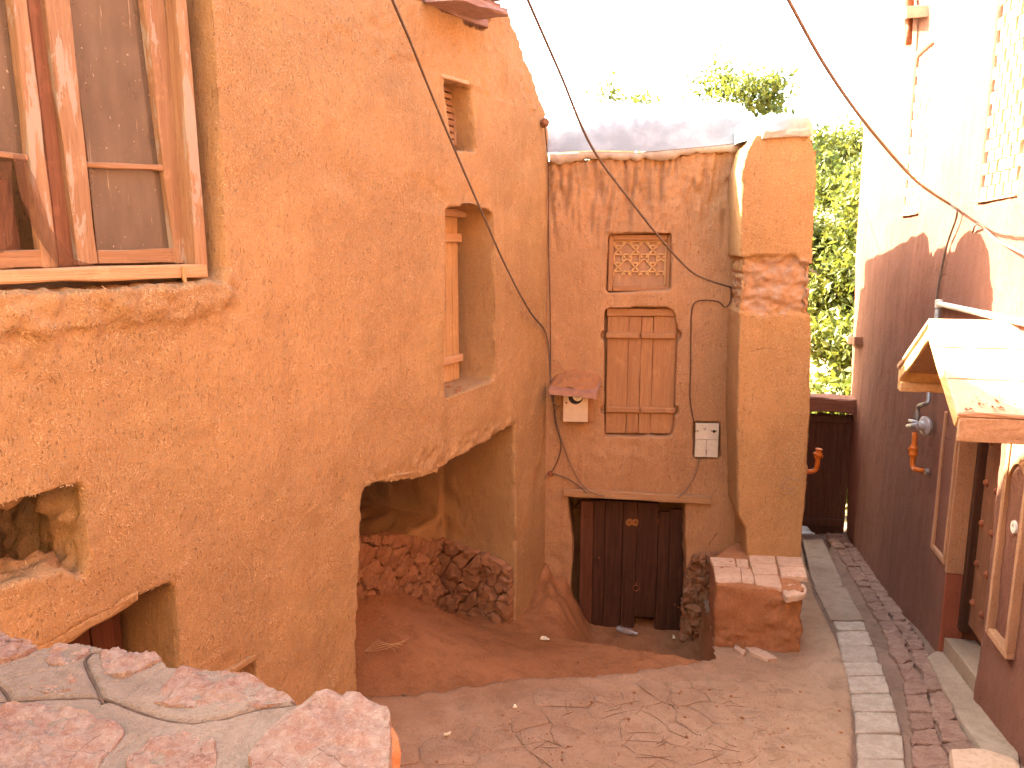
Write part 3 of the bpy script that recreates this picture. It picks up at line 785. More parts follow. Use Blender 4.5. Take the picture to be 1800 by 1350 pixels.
# --- shuttered window
W3 = part('shutter', LH)
a, b = FL.hit(770, 520, MV - .04), FL.hit(806, 520, MV - .04); zb, zt_ = FL.hit(800, 668, MV - .04)[1], FL.hit(800, 378, MV - .04)[1]
wdt = .115
for i in range(4):
    board('plank', rect(b[0] - wdt * (i + 1) + .004, b[0] - wdt * i, zb, zt_), MV - .04, MV, M['old_yellow'], W3, cuts=3)
for zz, hgt in ((FL.hit(803, 418, MV - .06)[1], .075), (FL.hit(803, 630, MV - .06)[1], .07)):
    board('batten', rect(b[0] - .5, b[0] + .015, zz - hgt / 2, zz + hgt / 2), MV - .075, MV - .04, M['old_yellow_x'], W3, cuts=3)
board('head_board', rect(b[0] - .5, b[0] + .06, zt_ - .02, zt_ + .05), MV - .10, MV - .02, M['old_yellow_x'], W3)
for i in range(26):
    uu = FL.hit(790, 690)[0] + rnd.uniform(-.1, .75); vv_ = rnd.uniform(.05, .3)
    s = rnd.uniform(.012, .035); zz = FL.hit(800, 690, .1)[1] + .012
    bm = bmesh.new(); bmesh.ops.create_icosphere(bm, subdivisions=1, radius=s)
    for q in bm.verts: q.co = Vector((q.co.x * rnd.uniform(.7, 1.3) + uu, q.co.y * rnd.uniform(.7, 1.3) + vv_, q.co.z * .6 + zz))
    if i == 0: deb = bm
    else:
        tmpm = bpy.data.meshes.new('t'); bm.to_mesh(tmpm); bm.free(); deb.from_mesh(tmpm); bpy.data.meshes.remove(tmpm)
tag(from_bm('crumbs', deb, M['adobe_rough'], LH), kind='stuff')
# --- recess: rough stone footing, back wall stones
def plane_to3(vf): return lambda a, b_, h: (a, vf - h, b_)
def stone_wall(bound, vf, n, seed, mat, parent, h=.05, minr=.1, rough=.025, tilt=1.0, gap=.012):
    r = random.Random(seed); xs = [p[0] for p in bound]; zs = [p[1] for p in bound]; S = []
    for _ in range(6000):
        q = (r.uniform(min(xs), max(xs)), r.uniform(min(zs), max(zs)))
        if inside(q[0], q[1], bound) and all(math.hypot((q[0] - s[0]) * .55, q[1] - s[1]) > minr * (1 + .6 * mn.noise(Vector((q[0] * 3, q[1] * 3, seed)))) for s in S): S.append(q)
        if len(S) >= n: break
    for i, c in enumerate(voronoi(bound, S, gap)):
        if area(c) < .002: continue
        hh = h * r.uniform(.55, 1.5)
        lump('stone', c, plane_to3(vf), hh, mat, parent, None, 22, (0, .05, .16, .4, .7), .2, rough, .014, -.06, seed * 31 + i, nf=11)
foot = FL.pts([(600, 950), (640, 940), (700, 938), (770, 950), (800, 958)], RV)
zlow = -.55
b1 = [(foot[0][0] - .1, zlow)] + foot[:4] + [(foot[3][0] + .02, zlow)]
stone_wall(b1, RV - .0, 60, 3, M['rock_mud'], LH, .045, .115, .035)
# stones low on the far reveal, in a plane across the wall
ur = FL.hit(903, 1000)[0]
def rev_to3(a, b_, h): return (ur - .03 - h, a, b_)
def rev_hit(px, py):
    p0 = FL.o + FL.u * ur; d = ray(px, py); t = (p0 - CAMP).dot(FL.u) / d.dot(FL.u); q_ = CAMP + d * t - FL.o
    return (q_.dot(FL.v), q_.z)
b2 = [rev_hit(*p) for p in ((905, 1000), (860, 975), (800, 955), (774, 945))]
b2 = [(0.02, b2[0][1])] + b2[1:] + [(RV - .02, -.5), (.02, -.55)]
r = random.Random(5); S = []
for _ in range(4000):
    q = (r.uniform(0, RV), r.uniform(-.55, .6))
    if inside(q[0], q[1], b2) and all(math.hypot((q[0] - s[0]) * .5, q[1] - s[1] + .35 * (q[0] - s[0])) > .105 + .05 * mn.noise(Vector((q[0] * 4, q[1] * 4, 1))) for s in S): S.append(q)
for i, c in enumerate(voronoi(b2, S, .010)):
    if area(c) < .002: continue
    lump('stone', c, rev_to3, .04 * r.uniform(.5, 1.5), M['rock_mud'], LH, None, 22, (0, .05, .16, .4, .7), .2, .03, .012, -.06, 900 + i, nf=11)
b3 = [(room[0][0], zt), (room[1][0], zt), (room[1][0], zc + .25), (room[0][0], zc + .25)]
stone_wall(b3, RV + 2.24, 34, 9, M['rock_red'], LH, .05, .15, .04)
# --- low door behind the parapet
D1 = part('door', LH)
for i, (xa, xb) in enumerate(((40, 100), (101, 160), (161, 217))):
    ua, ub = FL.hit(xa, 1120, DV)[0], FL.hit(xb, 1120, DV)[0]
    board('plank', rect(ua, ub - .004, -.2, 1.75), DV, DV + .04, M['door_red'], D1, cuts=3)
px_board('lintel', FL, [(16, 1164), (242, 1036), (246, 1054), (30, 1184)], -.004, .30, M['adobe_left'], LH, cuts=6, jit=.009, bev=.012)
px_board('lintel', FL, [(398, 1180), (450, 1152), (453, 1160), (404, 1190)], -.012, .10, M['adobe_left'], LH, cuts=3, jit=.007)
px_board('lintel', FL, [(684, 838), (742, 818), (775, 812), (772, 832), (740, 845), (690, 850)][:1] + [(773, 814), (772, 830), (690, 848)], -.006, .3, M['adobe_left'], LH, cuts=6, jit=.014, bev=.015)
# --- roof timbers at the weathered top
RT = part('roof', LH)
for (px0, py0, px1, py1, hgt, v0, v1) in ((735, -22, 858, 34, .07, -.02, .5), (800, -16, 893, 16, .05, -.28, -.03), (775, -30, 880, 8, .05, -.06, .5)):
    a = FL.hit(px0, py0, v0); b = FL.hit(px1, py1, v0)
    board('beam', [(a[0], a[1] - hgt), (b[0], b[1] - hgt), (b[0], b[1]), (a[0], a[1])], v0, v1, M['beam_grey'], RT, cuts=4, jit=.012)
a = FL.hit(850, -6, -.1)
for i in range(5):
    uu = a[0] - .55 + i * .2
    board('beam', rect(uu, uu + .10, a[1] + .06, a[1] + .15), -.30 + .05 * (i % 2), 2.4, M['beam_grey'], RT, cuts=2, jit=.01)

# ------------------------------------------------------------------ the house at the back
BH = thing('adobe_house', 'two-storey house at the end of the yard with low dark door and sheeted roof', 'house', FB.m, 'red mud houses')
pl = FB.pts([(960, 284), (1000, 282), (1100, 277), (1200, 272), (1305, 262)])
uR = 2.62
prof = [(-2.6, -1.3), (uR, -1.3), (uR, 4.4)] + pl[::-1] + [(-2.6, 4.35)]
cut = []
LV = .12
lat = FB.pts([(1069, 412), (1181, 409), (1180, 511), (1066, 515)]); cut.append(prism_bm(lat, -.3, LV + .10))
SHV = .11
shp = FB.pts([(1063, 545), (1080, 541), (1172, 540), (1186, 546), (1190, 575), (1190, 600), (1187, 700), (1186, 740), (1181, 768), (1063, 768), (1062, 640)])
cut.append(prism_bm(shp, -.3, SHV + .06))
for (cx, cy) in ((1063, 590), (1191, 590), (1062, 721), (1188, 722)):
    c = FB.hit(cx, cy); cut.append(prism_bm(rect(c[0] - .035, c[0] + .035, c[1] - .05, c[1] + .05), -.3, .1))
DBV = .20
dop = FB.pts([(998, 872), (1100, 876), (1204, 882), (1206, 1000), (1202, 1130)])
dop = [(FB.hit(1002, 1060)[0] - .04, -.95)] + [FB.hit(1008, 960)] + dop[:4] + [(dop[4][0] + .01, -.95)]
cut.append(prism_bm(dop, -.3, DBV + .5))
hat = FB.pts([(1219, 742), (1266, 742), (1266, 806), (1219, 806)]); cut.append(prism_bm(hat, -.3, .09))
PV = -.60
pf = FB.pts([(1328, 236), (1422, 232), (1433, 270), (1436, 300), (1430, 420), (1428, 600), (1421, 760), (1415, 900), (1411, 990)], PV)
pleft = FB.pts([(1313, 975), (1311, 930), (1298, 905), (1296, 760), (1298, 600), (1304, 300), (1314, 262)], PV)
pb = [(pleft[0][0], -.5)] + pleft[::1] + pf[:-1] + [(pf[-1][0], -.5)]
pil = prism_bm(pb, PV, .5)
ztop = pl[0][1]
def dispB(p, nr):
    a = 0.0
    if p.z > 3.25 and -.1 < p.y < .2 and p.x < 1.9 and nr[1] < -.3:         # rain-washed runnels under the eave
        k = max(0, min(1, (p.z - 3.3) / .7))
        g_ = max(0, 1 - abs(mn.noise(Vector((p.x * 9, 0, p.z * .9)))) * 5) * max(0, min(1, .5 + 2.2 * mn.noise(Vector((p.x * 4, 8, p.z * 1.7)))))
        g_ = max(g_, .7 * max(0, 1 - abs(mn.noise(Vector((p.x * 17, 3, p.z * 1.5)))) * 5) * max(0, min(1, .4 + 2 * mn.noise(Vector((p.x * 5, 5, p.z * 2.4))))))
        a += -.06 * g_ ** .7 * k + mn.noise(p * 9) * .016 * k + mn.noise(p * 21) * .01 * k
    if p.y < .3 and p.z < .3 and nr[1] < .2: a += mn.noise(p * 8) * .015
    if 1.2 < p.z < 1.5 and .45 < p.x < 1.3: a += mn.noise(p * 9) * .014
    return a
def dispP(p, nr):
    a = mn.noise(Vector((p.x * 7, p.y * 7, p.z * .9))) * .01
    e = mn.noise(Vector((p.x * 4, 1, p.z * 4))) * .09
    if 2.86 < p.z + e < 3.36:
        a += -.035 + mn.noise(p * 9) * .035 + mn.noise(p * 20) * .026 - .03 * max(0, 1 - abs(mn.noise(Vector((p.x * 2, 4, p.z * 9)))) * 6)
    return a
bwall = solid('wall', [prism_bm(prof, 0, 4.8)], cut, M['adobe_back'], BH, .02, dispB, 1)
straw(bwall, 7000, 4, lambda c, nr: (nr[:, 1] < -.3) & (c[:, 0] > 0) & (c[:, 2] > -.4) & (c[:, 1] < .1))
PIL = solid('pillar', [pil], [], M['adobe_pillar'], BH, .02, dispP, 3)
straw(PIL, 4000, 5, lambda c, nr: nr[:, 1] < -.3)
# mud ramp against the corner left of the door
rp = [FB.w(*p) for p in ()]
bm = bmesh.new()
def hump(cx, cy, rx, ry, z0, h, seed):
    n = 22; vs_ = []
    for i in range(n + 1):
        row = []
        for j in range(n + 1):
            a_, b_ = -1 + 2 * i / n, -1 + 2 * j / n; rr = math.hypot(a_, b_)
            rr = min(1, rr); zz = z0 + h * (1 - rr * rr * (3 - 2 * rr)) + mn.noise(Vector((a_ * 3 + seed, b_ * 3, 0))) * .05 + mn.noise(Vector((a_ * 9 + seed, b_ * 9, 0))) * .015
            row.append(bm.verts.new((cx + a_ * rx, cy + b_ * ry, zz)))
        vs_.append(row)
    for i in range(n):
        for j in range(n): bm.faces.new((vs_[i][j], vs_[i + 1][j], vs_[i + 1][j + 1], vs_[i][j + 1]))
bm.free()
# rubble at the right of the door
r = random.Random(21)
bnd = [(1.50, -.85), (1.86, -.85), (1.86, .25), (1.60, .2), (1.52, -.1)]
S = []
for _ in range(2500):
    q = (r.uniform(1.45, 1.9), r.uniform(-.85, .3))
    if inside(q[0], q[1], bnd) and all(math.hypot(q[0] - s[0], q[1] - s[1]) > .13 for s in S): S.append(q)
for i, c in enumerate(voronoi(bnd, S, .006)):
    if area(c) > .001: lump('stone', c, plane_to3(-.0), -.01 + .05 * r.uniform(.4, 1.6), M['rock_mud'], BH, None, 20, (0, .06, .2, .5), .3, .06, .012, -.05, 400 + i, nf=10)
# lattice window
LW = part('window', BH)
o4 = FB.pts([(1070, 412), (1180, 410), (1179, 510), (1068, 513)], LV)
i4 = FB.pts([(1079, 421), (1172, 419), (1172, 500), (1077, 503)], LV)
fw = .05
u0, u1, z0, z1 = o4[0][0], o4[1][0] - .005, o4[3][1] + .01, o4[0][1] - .005
board('window_frame', rect(u0, u0 + fw, z0, z1), LV - .05, LV + .03, M['shutter'], LW)
board('window_frame', rect(u1 - .035, u1, z0, z1), LV - .05, LV + .03, M['shutter'], LW)
board('window_frame', rect(u0 + fw + .002, u1 - .037, z1 - .055, z1), LV - .047, LV + .028, M['shutter_x'], LW)
board('window_frame', rect(u0 + fw + .002, u1 - .037, z0, z0 + .05), LV - .047, LV + .028, M['shutter_x'], LW)
a0, a1, c0, c1 = u0 + fw + .01, u1 - .045, z0 + .06, z1 - .065
mesh('pane', [(a0 - .02, LV + .01, c0 - .02), (a1 + .02, LV + .01, c0 - .02), (a1 + .02, LV + .01, c1 + .02), (a0 - .02, LV + .01, c1 + .02)], [(0, 1, 2, 3)], M['dust_pane'], LW)
# pierced star-and-cross lattice, thin bars standing in front of the dusty pane
bars = []
nx = 6; st = (a1 - a0) / nx
for row in range(2):
    zt2 = c1 - row * 2 * st; 
    for i in range(nx):
        xa = a0 + i * st
        if i % 2 == 0:
            bars += [((xa, zt2 - st * .5), (xa + st, zt2 - st * .5)), ((xa, zt2 - st * 1.5), (xa + st * .5, zt2 - st)), ((xa + st * .5, zt2 - st), (xa + st, zt2 - st * .5)), ((xa, zt2 - st * .5), (xa + st * .5, zt2 - st)), ((xa + st * .5, zt2 - st), (xa + st, zt2 - st * 1.5))]
        else:
            bars += [((xa, zt2 - st * .5), (xa + st * .3, zt2 - st * .1)), ((xa + st * .3, zt2 - st * .1), (xa + st * .7, zt2 - st * .1)), ((xa + st * .7, zt2 - st * .1), (xa + st, zt2 - st * .5)), ((xa, zt2 - st * 1.5), (xa + st * .3, zt2 - st * 1.9)), ((xa + st * .7, zt2 - st * 1.9), (xa + st, zt2 - st * 1.5))]
        bars += [((xa, zt2), (xa, zt2 - st * .5)), ((xa, zt2 - st * 1.5), (xa, zt2 - st * 2))]
        bars += [((xa, zt2 - st * 1.5), (xa + st, zt2 - st * 1.5))]
bars += [((a0, c1), (a1, c1)), ((a1, c1), (a1, c0))]
bm = bmesh.new()
for (p, q) in bars:
    P_, Q_ = Vector((p[0], 0, p[1])), Vector((q[0], 0, q[1])); d = (Q_ - P_).normalized(); nn = Vector((-d.z, 0, d.x)) * .008
    vs_ = [P_ + nn, P_ - nn, Q_ - nn, Q_ + nn]
    f_ = [bm.verts.new((x.x, LV - .012, x.z)) for x in vs_]; b_ = [bm.verts.new((x.x, LV + .006, x.z)) for x in vs_]
    bm.faces.new(f_); 
    for i in range(4): bm.faces.new((f_[i], b_[i], b_[(i + 1) % 4], f_[(i + 1) % 4]))
tag(from_bm('lattice', bm, M['old_yellow'], LW), kind='stuff')
# shutters
SH = part('shutter', BH)
zb, zt2 = FB.hit(1125, 762, SHV - .03)[1], FB.hit(1125, 556, SHV - .03)[1]
edges = [FB.hit(x, 660, SHV - .03)[0] for x in (1066, 1103, 1125, 1146, 1187)]
for i in range(4): board('plank', rect(edges[i] + .002, edges[i + 1] - .002, zb + (i % 2) * .005, zt2 - (i % 3) * .004), SHV - .03, SHV + .005, M['shutter'], SH, cuts=4, jit=.002, bev=.004)
for py in (590, 721):
    z = FB.hit(1125, py, SHV - .06)[1]
    for xa, xb in ((1065, 1124), (1126, 1188)):
        a = FB.hit(xa, py, SHV - .06)[0]; b = FB.hit(xb, py, SHV - .06)[0]
        board('batten', rect(a, b, z - .032, z + .032), SHV - .07, SHV - .031, M['shutter_x'], SH, bev=.012)
board('head_board', rect(edges[0] - .01, edges[4] + .01, zt2 + .004, zt2 + .085), SHV - .05, SHV + .03, M['shutter_x'], SH)
# low door
BD = part('door', BH)
dx = [(1019, 1041, 880, 1), (1042, 1061, 880, 0), (1062, 1092, 880, 0), (1093, 1117, 882, 0), (1118, 1154, 884, 0), (1155, 1174, 900, 0), (1175, 1201, 896, 0)]
for xa, xb, yt, red in dx:
    a, b = FB.hit(xa, 1000, DBV)[0], FB.hit(xb, 1000, DBV)[0]; t = FB.hit((xa + xb) / 2, yt, DBV)[1]
    lo = -.95 if xa != 1118 else -.66
    board('plank', [(a - .001, lo), (b + .001, lo), (b + .002, t), (a, t)], DBV - (.03 if red else rnd.uniform(0, .008)), DBV + .04, M['door_red' if red else 'door_dark'], BD, cuts=4, jit=.002, bev=.003)
c = FB.hit(1118, 1028, DBV); tube('ring_handle', [(c[0] + .035 * math.cos(k * .5236), DBV - .02, c[1] - .03 + .035 * math.sin(k * .5236)) for k in range(13)], .006, M['rust'], BD, sides=6, n=1)
tube('ring_handle', [(c[0], DBV - .015, c[1] + .0), (c[0], DBV - .04, c[1] + .008), (c[0], DBV, c[1] + .03)], .007, M['rust'], BD, sides=6, n=1)
for px, py in ((1030, 908), (1052, 981), (1028, 1068)):
    c = FB.hit(px, py, DBV - .03); lathe('stud', (c[0], DBV - .028, c[1]), (0, -1, 0), [(0, .02), (.008, .018), (.014, .008)], M['door_red'], BD, sides=10)
bm = bmesh.new()
for px in (1106, 1117):                                                 # two painted rings, weathered
    c = FB.hit(px, 918, DBV); r = random.Random(px)
    ri = [bm.verts.new((c[0] + math.cos(k * .4488) * .012 * r.uniform(.6, 1.2), DBV - .003, c[1] + math.sin(k * .4488) * .014 * r.uniform(.6, 1.2))) for k in range(14)]
    r2 = [bm.verts.new((c[0] + math.cos(k * .4488) * .038 * r.uniform(.8, 1.15), DBV - .003, c[1] + math.sin(k * .4488) * .044 * r.uniform(.8, 1.15))) for k in range(14)]
    for k in range(14): bm.faces.new((ri[k], ri[(k + 1) % 14], r2[(k + 1) % 14], r2[k]))
from_bm('painted_mark', bm, M['mark_orange'], BD)
c = FB.hit(1160, 918, DBV); lump('painted_mark', [(c[0] + .05 * math.cos(k), c[1] + .045 * math.sin(k)) for k in np.arange(0, 6.2, .7)], plane_to3(DBV - .001), .003, M['door_red'], BD, None, 14, (0, .5), 0, 0, .006, 0, 3)
px_board('lintel', FB, [(990, 860), (1250, 874), (1250, 887), (990, 872)], -.06, .35, M['lintel'], BH, cuts=8, jit=.006)
# roof: polythene sheet pulled over a humped mud roof, cement lip along the eave
RF = part('roof', BH)
lip = FB.pts([(966, 272), (1040, 268), (1120, 270), (1200, 262), (1302, 252)], -.05)
bm = bmesh.new(); n = 60; r = random.Random(2); prev = None
for i in range(n + 1):
    t = i / n * (len(lip) - 1); k = min(int(t), len(lip) - 2); f = t - k
    u = lip[k][0] + (lip[k + 1][0] - lip[k][0]) * f; z = lip[k][1] + (lip[k + 1][1] - lip[k][1]) * f
    lowz = z - .055 - .07 * max(0, mn.noise(Vector((u * 3, 0, 0)))) - .03 * mn.noise(Vector((u * 14, 2, 0)))
    ring = [bm.verts.new(q) for q in ((u, .25, z + .015), (u, -.03, z + .012), (u, -.045 + .012 * mn.noise(Vector((u * 9, 0, 5))), z - .01), (u, -.028, lowz), (u, .1, lowz))]
    if prev:
        for j in range(4): bm.faces.new((prev[j], prev[j + 1], ring[j + 1], ring[j]))
    prev = ring
from_bm('eave_lip', bm, M['cement'], RF, None, True)
bm = bmesh.new(); nu, nv = 100, 90; gridv = []
for i in range(nu + 1):
    row = []
    for j in range(nv + 1):
        u = -.02 + (2.05) * i / nu; vv_ = -.045 + 4.6 * j / nv; s = j / nv
        k = min(int(i / nu * (len(lip) - 1)), len(lip) - 2); f = i / nu * (len(lip) - 1) - k
        zl = lip[k][1] + (lip[k + 1][1] - lip[k][1]) * f + .02
        hgt = .24 * min(1, max(0, vv_ + .045) / .16) ** .8 + .36 * (1 - (1 - min(1, s * 2.6)) ** 2.0) - .25 * max(0, s - .48)
        hgt *= .8 + .2 * math.sin(math.pi * i / nu)
        wr = mn.noise(Vector((u * 2.2, vv_ * 6, 1))) * .08 + (1 - abs(mn.noise(Vector((u * 4 + vv_ * 2.2, vv_ * 4, 7)))) * 2) * .075 + (1 - abs(mn.noise(Vector((u * 9 - vv_ * 5, vv_ * 7, 2)))) * 2) * .03 + mn.noise(Vector((u * 16, vv_ * 9, 3))) * .012
        row.append(bm.verts.new((u, vv_, zl + hgt + wr * min(1, s * 12))))
    gridv.append(row)
for i in range(nu):
    for j in range(nv): bm.faces.new((gridv[i][j], gridv[i + 1][j], gridv[i + 1][j + 1], gridv[i][j + 1]))
from_bm('plastic_sheet', bm, M['tarp'], RF, None, True)
mm = prism_bm([(1.86, 4.2), (2.58, 4.2), (2.56, 4.80), (2.35, 4.92), (2.1, 4.95), (1.9, 4.88)], 1.3, 4.6)  # mass added behind the pillar dome to raise the shadow on the right wall
solid('shadow_mound', [mm], [], M['adobe_rough'], RF, .05, lambda p, nr: mn.noise(p * 3) * .05, 4)
# cap of the pillar: cement slab and a pale mud dome over it
cp = FB.pts([(1338, 243), (1425, 240), (1424, 226), (1342, 230)], PV - .03)
board('pillar_cap', cp, PV - .04, .3, M['cement'], BH, cuts=5, jit=.012, bev=.012)
cu = (cp[0][0] + cp[1][0]) / 2
lump('pillar_dome', [(cu + .36 * math.cos(a) , -.12 + .52 * math.sin(a)) for a in np.arange(0, 6.28, .4)], lambda a, b_, h: (a, b_, cp[2][1] - .02 + h), .11, M['tarp'], BH, None, 30, (0, .05, .15, .3, .5, .75), .9, .03, .01, -.05, 12)
# faint grey scrawl on the pillar
c = FB.hit(1388, 853, PV - .004)
bm = bmesh.new()
for (rad, a0_, a1_) in ((.085, .6, 5.6), (.045, 2.0, 6.0)):
    K = 22; pr = None
    for k in range(K + 1):
        a_ = a0_ + (a1_ - a0_) * k / K; p1 = Vector((c[0] + rad * math.cos(a_), PV - .022, c[1] + rad * math.sin(a_))); p2 = Vector((c[0] + (rad - .012) * math.cos(a_), PV - .022, c[1] + (rad - .012) * math.sin(a_)))
        q = (bm.verts.new(p1), bm.verts.new(p2))
        if pr and k % 5: bm.faces.new((pr[0], pr[1], q[1], q[0]))
        pr = q
    
from_bm('scrawl', bm, M['graffiti'], BH)

# ------------------------------------------------------------------ the house on the right
RH = thing('adobe_house', 'tall smooth red plastered house on the right of the alley with pierced brick windows', 'house', FR.m, 'red mud houses')
le = FR.pts([(1530, 0), (1522, 130), (1512, 300), (1505, 450), (1499, 600), (1493, 720), (1489, 850), (1487, 945)])
prof = [(8, -1.2), (8, 7.4), (le[0][0] - .1, 7.4)] + le + [(le[-1][0], -1.2)]
JV = .035
def jq(pts_):
    q = FR.pts(pts_); return min(q[0][0], q[3][0]), max(q[1][0], q[2][0]), (q[2][1] + q[3][1]) / 2, q[0][1]
j1 = FR.pts([(1609, 104), (1636, 78), (1614, 372), (1587, 377)]); j2 = FR.pts([(1755, 0), (1832, -60), (1788, 338), (1720, 352)])
J1 = (j1[3][0], j1[2][0], j1[3][1], j1[0][1]); J2 = (j2[3][0], j2[2][0], j2[3][1], j2[3][1] + (j1[0][1] - j1[3][1]))
cut = [prism_bm(rect(*J1), -.3, JV + .12), prism_bm(rect(*J2), -.3, JV + .12)]
uj0 = FR.hit(1664, 1000)[0]; uj1 = FR.hit(1748, 900)[0]; zd1 = FR.hit(1700, 700)[1]
DRV = max(.12, FR.depth(1666, 1706, 900))
cut.append(prism_bm(rect(uj0, uj1, -.8, zd1), -.3, DRV + .12))
def dispR(p, nr):
    return mn.noise(Vector((p.x * .8, 0, p.z * .8))) * .02 + mn.noise(Vector((p.x * 9, 1, p.z * .8))) * .006
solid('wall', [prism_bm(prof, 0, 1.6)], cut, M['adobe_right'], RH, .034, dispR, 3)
def jali(q):
    Wj = part('window', RH); u0, u1, z0, z1 = q; hh, bw, gp_ = .088, .125, .055
    r = random.Random(int(u0 * 100)); row = 0; z = z0 + .01
    proto = None
    while z + hh < z1:
        u = u0 - (bw + gp_) / 2 * (row % 2) - .002
        while u < u1:
            a, b = max(u, u0 + .004), min(u + bw, u1 - .004)
            if b - a > .03:
                bm = bmesh.new(); j = .004
                bxm(bm, a, b, JV - .03 + r.uniform(-j, j), JV + .08, z + .003, z + hh + .003)
                bmesh.ops.bevel(bm, geom=bm.edges[:], offset=.005, segments=1, affect='EDGES')
                from_bm('brick', bm, M['brick'], Wj)
            u += bw + gp_
        z += hh + .006; row += 1
    board('window_sill', rect(u0 - .03, u1 + .03, z0 - .02, z0 + .003), -.03, JV + .06, M['brick'], Wj)
jali(J1); jali(J2)
# door with jambs, leaf, studs and threshold
RD = part('door', RH)
zth = FR.hit(1705, 1140, .05)[1]
zpl = FR.hit(1660, 1000)[1]
board('jamb', [(uj0 - .004, zpl), (uj0 + .035, zpl), (uj0 + .035, zd1), (uj0 - .004, zd1)], -.015, DRV, M['plaster_tan'], RD, jit=.003)
board('jamb', [(uj0 - .004, -.7), (uj0 + .03, -.7), (uj0 + .03, zpl - .004), (uj0 - .004, zpl - .004)], -.004, DRV - .002, M['plaster_dark'], RD, jit=.003)
board('door_frame', rect(uj0 + .04, uj0 + .11, zth - .1, zd1), DRV - .06, DRV + .05, M['door_dark'], RD)
board('door_frame', rect(uj1 - .07, uj1, zth - .1, zd1), DRV - .06, DRV + .05, M['door_dark'], RD)
mid = (uj0 + uj1) / 2
for (a, b, vv_) in ((uj0 + .113, mid + .03, DRV + .0), (mid + .034, uj1 - .073, DRV + .02)):
    board('leaf', rect(a, b, zth - .02, zd1 - .02), vv_, vv_ + .045, M['frame_dark'], RD, cuts=4)
    for k in range(5):
        for uu in (a + .07, b - .07):
            lathe('stud', (uu, vv_ - .002, zth + .22 + k * .36), (0, -1, 0), [(0, .032), (.012, .03), (.024, .02), (.03, .006)], M['rust'], RD, sides=12)
board('threshold', [(uj0 + .03, zth - .5), (uj1, zth - .4), (uj1, zth - .10), (uj0 + .03, zth - .20)], .03, DRV + .1, M['concrete'], RD, jit=.006)
def border(pts_, v0, parent, mat, th=.02):
    for i in range(len(pts_) - 1):
        pass
# raised panel borders either side of the door
PB = part('wall_panel', RH)
a = FR.hit(1641, 960)[0]; zt0, zt1 = FR.hit(1645, 968)[1], FR.hit(1655, 715)[1]
board('border', rect(a, a + .045, zt0, zt1), -.028, .02, M['plaster_tan'], PB)
board('border', rect(a + .046, uj0 - .005, zt0, zt0 + .045), -.028, .02, M['plaster_tan'], PB)
board('border', rect(uj0 - .05, uj0 - .006, zt0 + .046, zt1), -.028, .02, M['plaster_tan'], PB)
PC = part('wall_panel', RH)
a = FR.hit(1748, 1060)[0]; b = FR.hit(1800, 1060)[0] - .18; zt0, zt1 = FR.hit(1748, 1118)[1], FR.hit(1768, 790)[1]
b = max(b, a + .42)
board('border', rect(a + .004, a + .055, zt0, zt1 + .35), -.045, .03, M['plaster_tan'], PC)
board('border', rect(a + .056, b, zt0, zt0 + .05), -.045, .03, M['plaster_tan'], PC)
board('border', rect(b - .05, b, zt0 + .051, zt1 + .35), -.045, .03, M['plaster_tan'], PC)
cen = (a + b) / 2; wid = (b - a) / 2 - .05
arch = [(cen + wid * math.cos(t_), zt1 - .22 + wid * 1.25 * math.sin(t_)) for t_ in np.linspace(math.pi, 0, 15)]
outer = [(cen + (wid + .0), zt1 + .30), (cen - wid, zt1 + .30)]
bm = prism_bm(arch + outer, -.03, .02); from_bm('spandrel', bm, M['plaster_tan'], PC)
c = FR.hit(1779, 926, -.03)
lathe('keyhole_plate', (c[0], .01, c[1]), (0, -1, 0), [(0, .05), (.035, .045), (.036, .022), (.012, .02)], M['pipe_white'], PC, sides=14)
# gabled canopy over the door
VO = -.58
pk = FR.hit(1632, 562, VO); ne = FR.hit(1684, 726, VO); fe = FR.hit(1577, 642, VO)
CN = part('canopy', RH)
def slab(name, p, q, th, v0, v1, mat, parent, ncourse=0):
    d = Vector((q[0] - p[0], q[1] - p[1])).normalized(); nn = Vector((d.y, -d.x)); nn = nn if nn.y < 0 else -nn
    return board(name, [p, q, (q[0] + nn.x * th, q[1] + nn.y * th), (p[0] + nn.x * th, p[1] + nn.y * th)], v0, v1, mat, parent, bev=.006, cuts=4, jit=.004)
K = 3
for (nm, e) in (('near', ne), ('far', fe)):
    for k in range(K):                              # plastered courses, each lapping the next
        t0, t1 = k / K, (k + 1) / K
        p = (pk[0] + (e[0] - pk[0]) * t0, pk[1] + (e[1] - pk[1]) * t0 + .003 * (K - k)); q = (pk[0] + (e[0] - pk[0]) * t1, pk[1] + (e[1] - pk[1]) * t1 + .003 * (K - k))
        slab('roof_course', p, q, .035, VO, .02, M['canopy_tile'], CN)
fh = FR.hit(1688, 726, VO)[1] - FR.hit(1690, 782, VO)[1]
board('fascia', rect(ne[0] - .035, ne[0] - .004, ne[1] - fh, ne[1] - .03), VO + .015, .0, M['canopy_board'], CN, cuts=5)
ffh = FR.hit(1580, 642, VO)[1] - FR.hit(1583, 689, VO)[1]
board('fascia', rect(fe[0] + .004, fe[0] + .035, fe[1] - ffh, fe[1] - .03), VO + .015, .0, M['canopy_wood'], CN, cuts=5)
board('eave_beam', rect(fe[0] + .036, fe[0] + .09, fe[1] - ffh - .005, fe[1] - ffh + .07), VO + .02, .0, M['canopy_wood'], CN, cuts=5)
